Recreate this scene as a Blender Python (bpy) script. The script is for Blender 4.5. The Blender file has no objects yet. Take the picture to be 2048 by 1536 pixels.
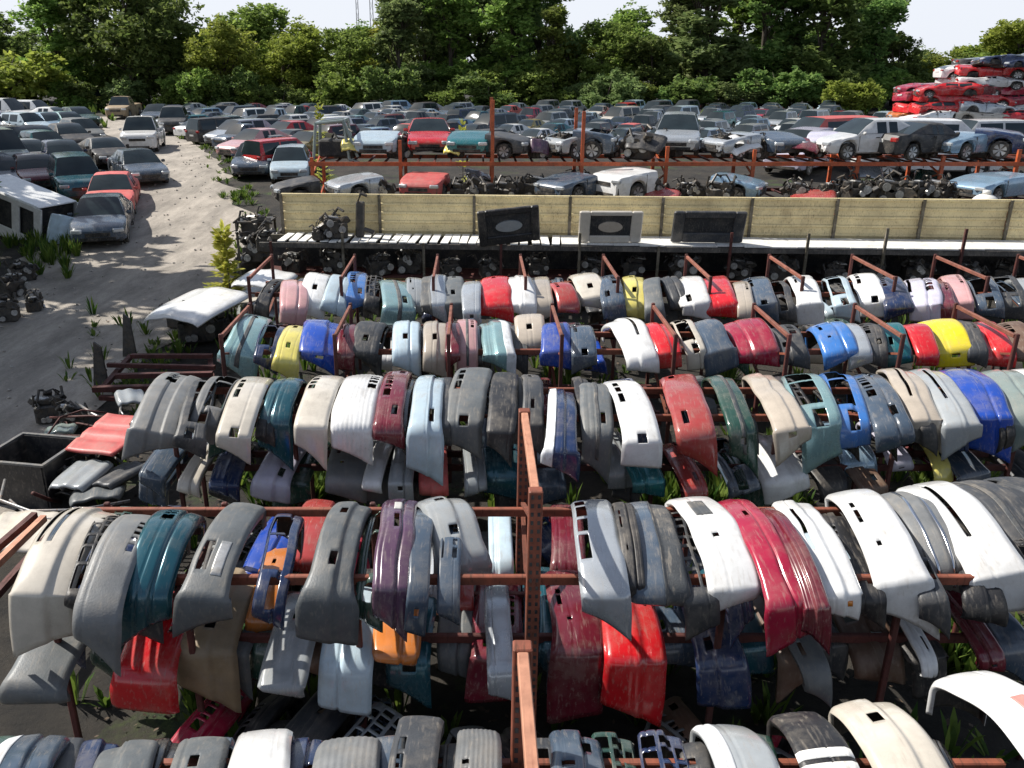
import bpy, math, random
from mathutils import Vector, Matrix, noise, Euler
R = math.radians
random.seed(11)
SC = bpy.context.scene
COL = SC.collection
# ------------------------------------------------------------------ camera
H = 6.0                      # the viewpoint's height over the yard
FPX = 1700.0                 # focal length for a 2048 wide frame
VX = 950.0                   # where lines running straight away vanish
PITCH = math.atan((768 - 120) / FPX)
cam_d = bpy.data.cameras.new('camera'); cam = bpy.data.objects.new('camera', cam_d); COL.objects.link(cam)
cam.location = (0, 0, H); cam.rotation_euler = (math.pi / 2 - PITCH, 0, 0)
cam_d.sensor_width = 36; cam_d.lens = FPX / 2048 * 36; cam_d.shift_x = (1024 - VX) / 2048
cam_d.clip_start = .05; cam_d.clip_end = 3000
SC.camera = cam
# ------------------------------------------------------------------ light
SUN_EL, SUN_AZ = 46, Vector((-.91, .41))      # where the sun stands: beyond the yard, over the trees on the road side
sd = bpy.data.lights.new('sun', 'SUN'); sun = bpy.data.objects.new('sun', sd); COL.objects.link(sun)
sd.energy = 5.0; sd.angle = R(.55); sd.color = (1, .955, .88)
SUN_AZ.normalize()
sdir = Vector((SUN_AZ.x * math.cos(R(SUN_EL)), SUN_AZ.y * math.cos(R(SUN_EL)), math.sin(R(SUN_EL))))
sun.rotation_euler = sdir.to_track_quat('Z', 'Y').to_euler()
W = bpy.data.worlds.new('World'); SC.world = W; W.use_nodes = True
nt = W.node_tree; nt.nodes.clear()
sky = nt.nodes.new('ShaderNodeTexSky'); sky.sky_type = 'NISHITA'; sky.sun_disc = False
sky.sun_elevation = R(SUN_EL); sky.sun_rotation = math.atan2(SUN_AZ.x, SUN_AZ.y)
sky.air_density = 1.0; sky.dust_density = 1.5
tc = nt.nodes.new('ShaderNodeTexCoord'); mp = nt.nodes.new('ShaderNodeMapping'); mp.inputs['Scale'].default_value = (1, 1, 3.5)
nz = nt.nodes.new('ShaderNodeTexNoise'); nz.inputs['Scale'].default_value = 2.2; nz.inputs['Detail'].default_value = 7
rp = nt.nodes.new('ShaderNodeValToRGB'); rp.color_ramp.elements[0].position = .33; rp.color_ramp.elements[1].position = .52
sep = nt.nodes.new('ShaderNodeSeparateXYZ'); hm = nt.nodes.new('ShaderNodeMapRange')
hm.inputs[1].default_value = .06; hm.inputs[2].default_value = .30; hm.inputs[3].default_value = .95; hm.inputs[4].default_value = .06
mx2 = nt.nodes.new('ShaderNodeMath'); mx2.operation = 'MAXIMUM'
mul = nt.nodes.new('ShaderNodeMath'); mul.operation = 'MULTIPLY'; mul.inputs[1].default_value = .22
mix = nt.nodes.new('ShaderNodeMixRGB'); mix.inputs[2].default_value = (8.6, 9.0, 9.8, 1)   # bright thin cloud, in the sky texture's own units
bg = nt.nodes.new('ShaderNodeBackground'); bg.inputs[1].default_value = .076
out = nt.nodes.new('ShaderNodeOutputWorld')
L = nt.links.new
L(tc.outputs['Generated'], mp.inputs[0]); L(mp.outputs[0], nz.inputs['Vector']); L(nz.outputs[0], rp.inputs[0])
L(tc.outputs['Generated'], sep.inputs[0]); L(sep.outputs[2], hm.inputs[0])
L(rp.outputs[0], mul.inputs[0]); L(mul.outputs[0], mx2.inputs[0]); L(hm.outputs[0], mx2.inputs[1])
L(mx2.outputs[0], mix.inputs[0]); L(sky.outputs[0], mix.inputs[1]); L(mix.outputs[0], bg.inputs[0]); L(bg.outputs[0], out.inputs[0])
SC.view_settings.view_transform = 'Standard'; SC.view_settings.look = 'None'
SC.view_settings.exposure = 0.44; SC.view_settings.gamma = 1
SC.render.engine = 'CYCLES'; SC.cycles.max_bounces = 6; SC.cycles.transparent_max_bounces = 6
SC.cycles.use_denoising = True

# ------------------------------------------------------------------ where a spot of the photo lies in the yard
CAM = Vector((0, 0, H)); FW = Vector((0, math.cos(PITCH), -math.sin(PITCH))); UP = Vector((0, math.sin(PITCH), math.cos(PITCH)))
def ray(px, py): return FW + Vector((1, 0, 0)) * ((px - VX) / FPX) + UP * (-(py - 768) / FPX)
def at(px, py, z=0.0):
    d = ray(px, py); return CAM + d * ((z - H) / d.z)
def aty(px, py, y):
    d = ray(px, py); return CAM + d * (y / d.y)
def depth(p): return (Vector(p) - CAM).dot(FW)
def gz(y):                                   # the yard climbs a little towards the far lot
    t = min(1, max(0, (y - 24) / 24)); t = t * t * (3 - 2 * t)
    return 1.2 * t
def atg(px, py):
    z = 0
    for i in range(12): p = at(px, py, z); z = z * .4 + gz(p.y) * .6
    p = at(px, py, z); return p
# ------------------------------------------------------------------ materials
MATS = {}
def nodes_of(name):
    m = bpy.data.materials.new(name); m.use_nodes = True
    return m, m.node_tree, m.node_tree.nodes['Principled BSDF']
def mat(name, col, rough=.5, metal=0.0, coat=0.0, var=.25, dirt=.2, dcol=(.30, .26, .21), scale=5.0, bump=0.0, spec=.5):
    """a worn surface: patchy tone, settled dust, a rough-smooth play and streaks"""
    if name in MATS: return MATS[name]
    m, t, b = nodes_of(name); N = t.nodes.new; K = t.links.new
    co = N('ShaderNodeTexCoord'); oi = N('ShaderNodeObjectInfo')
    ad = N('ShaderNodeVectorMath'); ad.operation = 'ADD'; sc_ = N('ShaderNodeVectorMath'); sc_.operation = 'SCALE'
    sc_.inputs[3].default_value = 37; cb = N('ShaderNodeCombineXYZ')
    for i in range(3): K(oi.outputs['Random'], cb.inputs[i])
    K(cb.outputs[0], sc_.inputs[0]); K(co.outputs['Object'], ad.inputs[0]); K(sc_.outputs[0], ad.inputs[1])
    n1 = N('ShaderNodeTexNoise'); n1.inputs['Scale'].default_value = scale; n1.inputs['Detail'].default_value = 6; n1.inputs['Roughness'].default_value = .65
    K(ad.outputs[0], n1.inputs['Vector'])
    mr = N('ShaderNodeMapRange'); mr.inputs[1].default_value = .3; mr.inputs[2].default_value = .7; mr.inputs[3].default_value = 1 - var; mr.inputs[4].default_value = 1 + var
    K(n1.outputs[0], mr.inputs[0])
    rv = N('ShaderNodeMapRange'); rv.inputs[3].default_value = .86; rv.inputs[4].default_value = 1.14; K(oi.outputs['Random'], rv.inputs[0])
    mm = N('ShaderNodeMath'); mm.operation = 'MULTIPLY'; K(mr.outputs[0], mm.inputs[0]); K(rv.outputs[0], mm.inputs[1])
    vm = N('ShaderNodeVectorMath'); vm.operation = 'SCALE'; vm.inputs[0].default_value = col; K(mm.outputs[0], vm.inputs[3])
    n2 = N('ShaderNodeTexNoise'); n2.inputs['Scale'].default_value = scale * .55; n2.inputs['Detail'].default_value = 9; n2.inputs['Roughness'].default_value = .7
    K(ad.outputs[0], n2.inputs['Vector'])
    dr = N('ShaderNodeMapRange'); dr.inputs[1].default_value = .46; dr.inputs[2].default_value = .68; dr.inputs[4].default_value = dirt * 2.2; K(n2.outputs[0], dr.inputs[0])
    mp_ = N('ShaderNodeMapping'); mp_.inputs['Scale'].default_value = (26, 3, 9); K(ad.outputs[0], mp_.inputs[0])
    n3 = N('ShaderNodeTexNoise'); n3.inputs['Scale'].default_value = 1.6; n3.inputs['Detail'].default_value = 4; K(mp_.outputs[0], n3.inputs['Vector'])
    st = N('ShaderNodeMapRange'); st.inputs[1].default_value = .56; st.inputs[2].default_value = .68; st.inputs[4].default_value = dirt * 2.0; K(n3.outputs[0], st.inputs[0])
    am = N('ShaderNodeMath'); am.operation = 'ADD'; am.use_clamp = True; K(dr.outputs[0], am.inputs[0]); K(st.outputs[0], am.inputs[1])
    mc = N('ShaderNodeMixRGB'); mc.inputs[2].default_value = (*dcol, 1); K(am.outputs[0], mc.inputs[0]); K(vm.outputs[0], mc.inputs[1])
    K(mc.outputs[0], b.inputs['Base Color'])
    rr = N('ShaderNodeMapRange'); rr.inputs[3].default_value = rough; rr.inputs[4].default_value = min(1, rough + .35); K(am.outputs[0], rr.inputs[0])
    K(rr.outputs[0], b.inputs['Roughness'])
    b.inputs['Metallic'].default_value = metal; b.inputs['Coat Weight'].default_value = coat; b.inputs['Coat Roughness'].default_value = .12
    b.inputs['Specular IOR Level'].default_value = spec
    if bump:
        bp = N('ShaderNodeBump'); bp.inputs['Strength'].default_value = bump; bp.inputs['Distance'].default_value = .02
        n4 = N('ShaderNodeTexNoise'); n4.inputs['Scale'].default_value = scale * 14; K(ad.outputs[0], n4.inputs['Vector'])
        K(n4.outputs[0], bp.inputs['Height']); K(bp.outputs[0], b.inputs['Normal'])
    MATS[name] = m; return m
PAL = {  # colour word: base colour, gloss kind
 'white': ((.72, .72, .71), 'p'), 'cream': ((.58, .53, .45), 'p'), 'beige': ((.44, .38, .31), 'p'), 'silver': ((.42, .45, .48), 'm'),
 'pale grey': ((.29, .31, .32), 'p'), 'grey': ((.105, .115, .12), 'r'), 'mid grey': ((.155, .16, .162), 'r'), 'dark grey': ((.042, .045, .05), 'r'), 'black': ((.018, .018, .02), 'r'), 'glossy black': ((.012, .012, .015), 'p'),
 'slate': ((.055, .08, .115), 'p'), 'navy': ((.015, .03, .085), 'p'), 'blue': ((.012, .06, .36), 'p'), 'mid blue': ((.04, .15, .42), 'p'), 'light blue': ((.25, .38, .50), 'm'), 'pale blue': ((.45, .56, .63), 'p'),
 'dark teal': ((.018, .10, .135), 'm'), 'teal': ((.02, .17, .19), 'm'), 'pale teal': ((.26, .42, .43), 'm'), 'grey green': ((.22, .27, .25), 'p'), 'dark green': ((.02, .06, .045), 'p'),
 'red': ((.56, .012, .018), 'p'), 'faded red': ((.55, .10, .09), 'r'), 'crimson': ((.36, .012, .045), 'p'), 'maroon': ((.14, .014, .026), 'p'), 'brick red': ((.34, .045, .04), 'p'),
 'purple': ((.085, .04, .08), 'p'), 'pink': ((.55, .30, .30), 'p'), 'lilac': ((.50, .48, .58), 'p'), 'yellow': ((.80, .64, .02), 'p'), 'pale yellow': ((.74, .64, .16), 'p'), 'tan': ((.30, .22, .13), 'r'), 'orange': ((.55, .18, .04), 'p'), 'brown': ((.13, .075, .05), 'r'), 'gold': ((.34, .26, .09), 'm'),
}
def paint(c):
    col, k = PAL[c]
    if k == 'p': return mat('paint_' + c.replace(' ', '_'), col, .22, 0, .5, .12, .13)
    if k == 'm': return mat('paint_' + c.replace(' ', '_'), col, .24, .35, .5, .10, .10)
    return mat('plastic_' + c.replace(' ', '_'), col, .46, 0, 0, .2, .13, bump=.12)
M_BLK = mat('black_plastic', (.018, .018, .02), .5, dirt=.12)
M_RUB = mat('rubber', (.014, .014, .014), .75, dirt=.2)
M_RUST = mat('rusty_orange_steel', (.21, .06, .032), .6, 0, 0, .35, .30, (.09, .035, .02), 7)
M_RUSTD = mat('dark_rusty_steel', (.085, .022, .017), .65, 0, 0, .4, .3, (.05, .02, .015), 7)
M_RUSTL = mat('sunlit_tone_orange_steel', (.50, .24, .15), .5, 0, 0, .2, .2, (.20, .07, .04), 7)  # paler copy of the rack rust, sunlit peach put into the colour
M_RUSTP = mat('pinkish_rusty_steel', (.24, .085, .055), .6, 0, 0, .3, .3, (.09, .035, .02), 7)
M_STEEL = mat('grey_steel', (.30, .30, .30), .4, .7, 0, .3, .3, (.15, .09, .06), 8)
M_DSTEEL = mat('dark_engine_metal', (.06, .058, .055), .45, .5, 0, .5, .3, (.14, .11, .08), 9)
M_ALU = mat('cast_aluminium', (.46, .46, .45), .42, .75, 0, .3, .25, (.12, .10, .08), 9)
M_CHROME = mat('chrome', (.75, .76, .78), .14, 1, 0, .05, .08)
M_RIM = mat('alloy_rim', (.42, .43, .44), .35, .7, 0, .1, .2)
M_LAMP = mat('headlamp_lens', (.55, .58, .60), .12, .2, .5, .1, .1)
M_RLAMP = mat('red_lamp_lens', (.35, .01, .01), .15, 0, .5, .1, .1)
M_AMBER = mat('amber_lens', (.60, .20, .02), .2, 0, .5, .1, .1)
M_PLATE = mat('number_plate', (.60, .60, .58), .4, 0, 0, .1, .15)
M_WHITE = mat('white_board', (.80, .79, .75), .6, 0, 0, .12, .18)
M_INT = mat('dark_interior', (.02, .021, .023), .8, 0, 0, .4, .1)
def glass_mat():
    m, t, b = nodes_of('window_glass')
    n = t.nodes.new('ShaderNodeTexNoise'); n.inputs['Scale'].default_value = 2.5; r = t.nodes.new('ShaderNodeValToRGB')
    r.color_ramp.elements[0].color = (.008, .012, .014, 1); r.color_ramp.elements[1].color = (.03, .045, .05, 1)
    t.links.new(n.outputs[0], r.inputs[0]); t.links.new(r.outputs[0], b.inputs['Base Color'])
    b.inputs['Roughness'].default_value = .06; b.inputs['Specular IOR Level'].default_value = .6
    return m
M_GLASS = glass_mat()
def leaf_mat(name, c0, c1, trans=.55):
    m, t, b = nodes_of(name)
    g = t.nodes.new('ShaderNodeNewGeometry'); r = t.nodes.new('ShaderNodeValToRGB')
    r.color_ramp.elements[0].color = (*c0, 1); r.color_ramp.elements[1].color = (*c1, 1)
    oi = t.nodes.new('ShaderNodeObjectInfo'); h = t.nodes.new('ShaderNodeHueSaturation')
    mr = t.nodes.new('ShaderNodeMapRange'); mr.inputs[3].default_value = .475; mr.inputs[4].default_value = .515
    mv = t.nodes.new('ShaderNodeMapRange'); mv.inputs[3].default_value = .8; mv.inputs[4].default_value = 1.25
    t.links.new(oi.outputs['Random'], mr.inputs[0]); t.links.new(mr.outputs[0], h.inputs[0])
    t.links.new(oi.outputs['Random'], mv.inputs[0]); t.links.new(mv.outputs[0], h.inputs[2])
    t.links.new(g.outputs['Random Per Island'], r.inputs[0]); t.links.new(r.outputs[0], h.inputs[4])
    t.links.new(h.outputs[0], b.inputs['Base Color']); b.inputs['Roughness'].default_value = .65; b.inputs['Specular IOR Level'].default_value = .25
    tr = t.nodes.new('ShaderNodeBsdfTranslucent'); t.links.new(h.outputs[0], tr.inputs[0])
    ms = t.nodes.new('ShaderNodeMixShader'); ms.inputs[0].default_value = trans
    t.links.new(b.outputs[0], ms.inputs[1]); t.links.new(tr.outputs[0], ms.inputs[2])
    t.links.new(ms.outputs[0], t.nodes['Material Output'].inputs[0])
    return m
LEAF = [leaf_mat('leaves_deep_green', (.095, .165, .03), (.28, .38, .09)), leaf_mat('leaves_dark_green', (.075, .14, .035), (.22, .31, .085)),
        leaf_mat('leaves_yellow_green', (.15, .21, .03), (.35, .40, .08)), leaf_mat('leaves_grey_green', (.10, .16, .055), (.25, .33, .12))]
LEAF_SAP = leaf_mat('leaves_lime', (.30, .38, .05), (.62, .62, .12), .5)
LEAF_WEED = leaf_mat('weed_leaves', (.03, .09, .015), (.16, .24, .04), .4)
M_BARK = mat('bark', (.075, .058, .042), .85, 0, 0, .4, .3, (.03, .025, .02), 3)
# ------------------------------------------------------------------ mesh collecting
class MB:
    def __init__(s): s.v = []; s.f = []; s.mi = []
    def add(s, vs, fs, mi=0):
        o = len(s.v); s.v += [tuple(p) for p in vs]; s.f += [tuple(i + o for i in f) for f in fs]; s.mi += [mi] * len(fs)
    def box(s, c, d, rot=None, mi=0, bev=0.0):
        x, y, z = d[0] / 2, d[1] / 2, d[2] / 2
        if bev:
            b = min(bev, x * .9, y * .9, z * .9); P = []
            for sz in (-1, 1):
                for inz, kx, ky in ((b, x - b, y - b),) if 0 else ():
                    pass
            # an eight sided slab: chamfered upright edges and chamfered rims
            ring = lambda ix, iy, q: [(-ix + q, -iy), (ix - q, -iy), (ix, -iy + q), (ix, iy - q), (ix - q, iy), (-ix + q, iy), (-ix, iy - q), (-ix, -iy + q)]
            lev = [(-z, x - b, y - b), (-z + b, x, y), (z - b, x, y), (z, x - b, y - b)]
            for zz, ix, iy in lev: P += [Vector((a, bb, zz)) for a, bb in ring(ix, iy, b)]
            F = [tuple(range(7, -1, -1)), tuple(range(24, 32))]
            for k in range(3):
                for i in range(8): F.append((k * 8 + i, k * 8 + (i + 1) % 8, k * 8 + 8 + (i + 1) % 8, k * 8 + 8 + i))
        else:
            P = [Vector((a * x, bb * y, cc * z)) for cc in (-1, 1) for bb in (-1, 1) for a in (-1, 1)]
            F = [(0, 2, 3, 1), (4, 5, 7, 6), (0, 1, 5, 4), (2, 6, 7, 3), (0, 4, 6, 2), (1, 3, 7, 5)]
        if rot is not None:
            m = Euler(rot).to_matrix(); P = [m @ p for p in P]
        s.add([p + Vector(c) for p in P], F, mi)
    def tube(s, pts, r, n=8, mi=0, cap=True):
        pts = [Vector(p) for p in pts]; rs = r if isinstance(r, (list, tuple)) else [r] * len(pts); V = []; F = []
        for i, p in enumerate(pts):
            d = (pts[min(i + 1, len(pts) - 1)] - pts[max(i - 1, 0)]).normalized()
            a = d.cross(Vector((0, 0, 1)) if abs(d.z) < .9 else Vector((1, 0, 0))).normalized(); b = d.cross(a)
            V += [p + (a * math.cos(2 * math.pi * k / n) + b * math.sin(2 * math.pi * k / n)) * rs[i] for k in range(n)]
        for i in range(len(pts) - 1):
            for k in range(n): F.append((i * n + k, i * n + (k + 1) % n, (i + 1) * n + (k + 1) % n, (i + 1) * n + k))
        if cap: F += [tuple(range(n - 1, -1, -1)), tuple(range((len(pts) - 1) * n, len(pts) * n))]
        s.add(V, F, mi)
    def bar(s, a, b, w, h, mi=0):                       # a straight square section from a to b
        a = Vector(a); b = Vector(b); d = (b - a).normalized()
        u = d.cross(Vector((0, 0, 1)) if abs(d.z) < .9 else Vector((0, 1, 0))).normalized(); v = u.cross(d)
        V = [p + u * (i * w / 2) + v * (j * h / 2) for p in (a, b) for i, j in ((-1, -1), (1, -1), (1, 1), (-1, 1))]
        s.add(V, [(0, 1, 2, 3), (7, 6, 5, 4), (0, 4, 5, 1), (1, 5, 6, 2), (2, 6, 7, 3), (3, 7, 4, 0)], mi)
    def mesh(s, name, mats, smooth=False):
        me = bpy.data.meshes.new(name); me.from_pydata(s.v, [], s.f)
        for m in (mats if isinstance(mats, (list, tuple)) else [mats]): me.materials.append(m)
        me.polygons.foreach_set('material_index', s.mi)
        if smooth: me.polygons.foreach_set('use_smooth', [True] * len(s.f))
        me.update(); return me
    def build(s, name, mats, parent=None, smooth=False, loc=None, rot=None):
        return ob(name, s.mesh(name, mats, smooth), parent, loc, rot)
def ob(name, me, parent=None, loc=None, rot=None):
    o = bpy.data.objects.new(name, me); COL.objects.link(o)
    if parent is not None: o.parent = parent
    if loc is not None: o.location = loc
    if rot is not None: o.rotation_euler = rot
    return o
def tag(o, label=None, cat=None, group=None, kind=None):
    if label: o['label'] = label
    if cat: o['category'] = cat
    if group: o['group'] = group
    if kind: o['kind'] = kind
    return o
def empty(name, loc=(0, 0, 0), rot=(0, 0, 0)):
    o = bpy.data.objects.new(name, None); COL.objects.link(o); o.location = loc; o.rotation_euler = rot; o.empty_display_size = .2
    return o
def copy_tree(o, parent=None):
    c = o.copy(); COL.objects.link(c); c.parent = parent
    for ch in list(o.children): copy_tree(ch, c)
    return c
def art(w): return ('an ' if w[0] in 'aeiou' else 'a ') + w
_O = ['first', 'second', 'third', 'fourth', 'fifth', 'sixth', 'seventh', 'eighth', 'ninth']
ORD = _O + ['tenth', 'eleventh', 'twelfth', 'thirteenth', 'fourteenth', 'fifteenth', 'sixteenth', 'seventeenth', 'eighteenth', 'nineteenth']
for t_, th_ in (('twenty', 'twentieth'), ('thirty', 'thirtieth'), ('forty', 'fortieth'), ('fifty', 'fiftieth'), ('sixty', 'sixtieth')): ORD += [th_] + [t_ + '-' + x for x in _O]
# ------------------------------------------------------------------ ground and road
def ground_mat():
    m, t, b = nodes_of('yard_soil'); N = t.nodes.new; K = t.links.new
    co = N('ShaderNodeTexCoord')
    def noi(s, d=6, r=.6):
        n = N('ShaderNodeTexNoise'); n.inputs['Scale'].default_value = s; n.inputs['Detail'].default_value = d; n.inputs['Roughness'].default_value = r
        K(co.outputs['Object'], n.inputs['Vector']); return n.outputs[0]
    def ramp(f, a, ca, bb, cb):
        r = N('ShaderNodeValToRGB'); r.color_ramp.elements[0].position = a; r.color_ramp.elements[0].color = (*ca, 1)
        r.color_ramp.elements[1].position = bb; r.color_ramp.elements[1].color = (*cb, 1); K(f, r.inputs[0]); return r.outputs[0]
    c1 = ramp(noi(1.3, 8, .7), .35, (.010, .009, .008), .70, (.048, .040, .030))
    c2 = ramp(noi(9, 6, .75), .4, (.012, .028, .007), .6, (.06, .09, .02))
    mk = N('ShaderNodeMapRange'); mk.inputs[1].default_value = .56; mk.inputs[2].default_value = .66; K(noi(.55, 7, .65), mk.inputs[0])
    mx = N('ShaderNodeMixRGB'); K(mk.outputs[0], mx.inputs[0]); K(c1, mx.inputs[1]); K(c2, mx.inputs[2]); K(mx.outputs[0], b.inputs['Base Color'])
    b.inputs['Roughness'].default_value = .95
    bp = N('ShaderNodeBump'); bp.inputs['Strength'].default_value = .6; bp.inputs['Distance'].default_value = .08; K(noi(14, 8, .8), bp.inputs['Height']); K(bp.outputs[0], b.inputs['Normal'])
    return m
def road_mat():
    m, t, b = nodes_of('packed_gravel'); N = t.nodes.new; K = t.links.new
    co = N('ShaderNodeTexCoord')
    def noi(s, d=6, r=.6, sc=(1, 1, 1)):
        p = N('ShaderNodeMapping'); p.inputs['Scale'].default_value = sc; K(co.outputs['Object'], p.inputs[0])
        n = N('ShaderNodeTexNoise'); n.inputs['Scale'].default_value = s; n.inputs['Detail'].default_value = d; n.inputs['Roughness'].default_value = r
        K(p.outputs[0], n.inputs['Vector']); return n.outputs[0]
    def ramp(f, a, ca, bb, cb):
        r = N('ShaderNodeValToRGB'); r.color_ramp.elements[0].position = a; r.color_ramp.elements[0].color = (*ca, 1)
        r.color_ramp.elements[1].position = bb; r.color_ramp.elements[1].color = (*cb, 1); K(f, r.inputs[0]); return r.outputs[0]
    c1 = ramp(noi(.8, 9, .72, (1.4, .5, 1)), .32, (.20, .18, .155), .64, (.48, .43, .37))
    c2 = ramp(noi(30, 4, .8), .3, (.6, .6, .6), .7, (1.12, 1.1, 1.08))
    mx = N('ShaderNodeMixRGB'); mx.blend_type = 'MULTIPLY'; mx.inputs[0].default_value = .8; K(c1, mx.inputs[1]); K(c2, mx.inputs[2])
    sp_ = N('ShaderNodeTexNoise'); sp_.inputs['Scale'].default_value = 1.0; sp_.inputs['Detail'].default_value = 5; pm_ = N('ShaderNodeMapping'); pm_.inputs['Rotation'].default_value = (0, 0, .50); pm_.inputs['Scale'].default_value = (2.6, .10, 1); K(co.outputs['Object'], pm_.inputs[0]); K(pm_.outputs[0], sp_.inputs['Vector'])
    rt_ = N('ShaderNodeMapRange'); rt_.inputs[1].default_value = .52; rt_.inputs[2].default_value = .62; rt_.inputs[4].default_value = .45; K(sp_.outputs[0], rt_.inputs[0]); m5 = N('ShaderNodeMixRGB'); m5.inputs[2].default_value = (.24, .215, .185, 1); K(rt_.outputs[0], m5.inputs[0]); K(mx.outputs[0], m5.inputs[1]); mx = m5
    c3 = N('ShaderNodeMixRGB'); mr = N('ShaderNodeMapRange'); mr.inputs[1].default_value = .58; mr.inputs[2].default_value = .70; K(noi(.35, 7, .7), mr.inputs[0])
    mr.inputs[4].default_value = .55; c3.inputs[2].default_value = (.17, .15, .12, 1); K(mr.outputs[0], c3.inputs[0]); K(mx.outputs[0], c3.inputs[1]); K(c3.outputs[0], b.inputs['Base Color'])
    b.inputs['Roughness'].default_value = .92
    bp = N('ShaderNodeBump'); bp.inputs['Strength'].default_value = .5; bp.inputs['Distance'].default_value = .05; K(noi(22, 8, .8), bp.inputs['Height']); K(bp.outputs[0], b.inputs['Normal'])
    return m
M_SOIL = ground_mat(); M_ROAD = road_mat()
g = MB(); ys = [-40] + [i * 2.0 for i in range(0, 31)] + [70, 90, 130, 300, 900, 2000]; xs = [-2000, -300, -80] + list(range(-60, 61, 6)) + [80, 300, 2000]
nv = len(xs)
for y in ys:
    for x in xs: g.v.append((x, y, gz(y)))
for j in range(len(ys) - 1):
    for i in range(nv - 1): g.f.append((j * nv + i, j * nv + i + 1, (j + 1) * nv + i + 1, (j + 1) * nv + i)); g.mi.append(0)
tag(g.build('ground', M_SOIL, smooth=True), 'dark weedy soil of the scrapyard under the racks', 'ground', kind='structure')
# the track: left and right edge by photo spots on the ground
edge_r = [(-60, 1130), (60, 1010), (180, 830), (330, 690), (460, 590), (505, 470), (470, 380), (440, 330), (400, 292), (330, 262), (285, 243), (268, 232)]
edge_l = [(-900, 1130), (-700, 1010), (-480, 830), (-260, 690), (-90, 590), (90, 500), (215, 400), (235, 330), (225, 295), (212, 268), (200, 247), (192, 234)]
rd = MB(); nseg = 10; rows = []
def dens(E, k=9):
    o = []
    for a, b in zip(E, E[1:]):
        for i in range(k): o.append((a[0] + (b[0] - a[0]) * i / k, a[1] + (b[1] - a[1]) * i / k))
    return o + [E[-1]]
for (l, r) in zip(dens(edge_l), dens(edge_r)):
    a = atg(*l); b = atg(*r); row = []
    for i in range(nseg + 1):
        p = a.lerp(b, i / nseg)
        if i in (0, nseg): p.x += .9 * noise.noise(Vector((p.y * .5, i, 3))) + .5 * noise.noise(Vector((p.y * 2.1, i, 9)))
        row.append((p.x, p.y, gz(p.y) + .02))
    rows.append(row)
for row in rows: rd.v += row
for j in range(len(rows) - 1):
    for i in range(nseg):
        q = j * (nseg + 1) + i; rd.f.append((q, q + 1, q + nseg + 2, q + nseg + 1)); rd.mi.append(0)
tag(rd.build('road', M_ROAD, smooth=True), 'pale packed gravel track winding through the scrapyard', 'road', kind='structure')
st = MB()
for i in range(420):
    row = random.choice(rows[:76]); t = random.random(); e = random.choice((0, -1)); k = random.randrange(nseg)
    p = Vector(row[k]).lerp(Vector(row[k + 1]), t); s = random.uniform(.012, .05)
    st.box((p.x, p.y, p.z + s * .4), (s * 2, s * 1.6, s), (random.random(), random.random(), random.random() * 3), 0, s * .3)
tag(st.build('gravel', mat('loose_stone', (.40, .37, .33), .9, var=.4)), 'loose pale stones scattered over the gravel track', 'gravel', kind='stuff')
# ------------------------------------------------------------------ weeds
def blade_tuft(mb, c, h, n, spread, wid=.026):
    for i in range(n):
        a = random.random() * 6.283; d = random.uniform(.2, 1) * spread; hh = h * random.uniform(.5, 1.1)
        b = Vector((c[0] + math.cos(a) * d * .35, c[1] + math.sin(a) * d * .35, c[2])); tip = b + Vector((math.cos(a) * d, math.sin(a) * d, hh))
        mid = b.lerp(tip, .55) + Vector((0, 0, hh * .14)); s = Vector((-math.sin(a), math.cos(a), 0)) * wid * random.uniform(.6, 1.3)
        mb.add([b - s * .5, b + s * .5, mid + s, mid - s, tip], [(0, 1, 2, 3), (3, 2, 4)])
wd = MB()
for (px, py, sx, sy, n, h) in [(985, 1260, 45, 40, 34, .55), (1370, 1250, 60, 40, 30, .5), (1780, 1230, 60, 40, 30, .5), (1890, 970, 30, 20, 16, .5), (600, 990, 70, 25, 26, .5), (460, 930, 40, 25, 16, .5),
                           (100, 500, 70, 40, 46, .55), (150, 440, 60, 30, 30, .4), (520, 690, 25, 20, 12, .5), (1130, 800, 30, 40, 14, .6), (1440, 790, 30, 20, 14, .6), (1480, 1030, 60, 30, 22, .5),
                           (480, 395, 30, 15, 16, .3), (1860, 600, 60, 20, 22, .5), (1330, 1010, 40, 30, 20, .5), (650, 1300, 60, 30, 20, .4), (1470, 1290, 60, 40, 22, .5), (1900, 1300, 60, 40, 22, .5), (2020, 520, 40, 20, 30, .9)]:
    for i in range(n):
        p = atg(px + random.gauss(0, sx * .6), py + random.gauss(0, sy * .6)); blade_tuft(wd, (p.x, p.y, gz(p.y)), h * random.uniform(.5, 1.2), 26, .25)
for i in range(260):
    row = random.choice(rows[20:]); p = row[-1]; blade_tuft(wd, (p[0] + random.gauss(.25, .3), p[1] + random.uniform(-.2, .2), p[2]), random.uniform(.08, .3), 10, .18)
lt = MB()
for i in range(5200):
    y = random.uniform(1.0, 21); x = random.uniform(-.42 * y - 1, .66 * y + 1.5)
    if noise.noise(Vector((x * .8, y * .8, 2))) < -.1: continue
    s = random.uniform(.012, .05); a = random.random() * 6.28; u = Vector((math.cos(a), math.sin(a), random.uniform(-.4, .4))) * s; v = Vector((-math.sin(a), math.cos(a), random.uniform(-.4, .4))) * s * random.uniform(.3, .9); c = Vector((x, y, gz(y) + .02 + s * .3))
    lt.add([c - u, c + v, c + u, c - v], [(0, 1, 2, 3)])
tag(lt.build('litter', leaf_mat('dead_leaves_and_scraps', (.012, .010, .008), (.16, .12, .08), .1)), 'dead leaves and small plastic scraps littering the ground under the racks', 'litter', kind='stuff')
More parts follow.
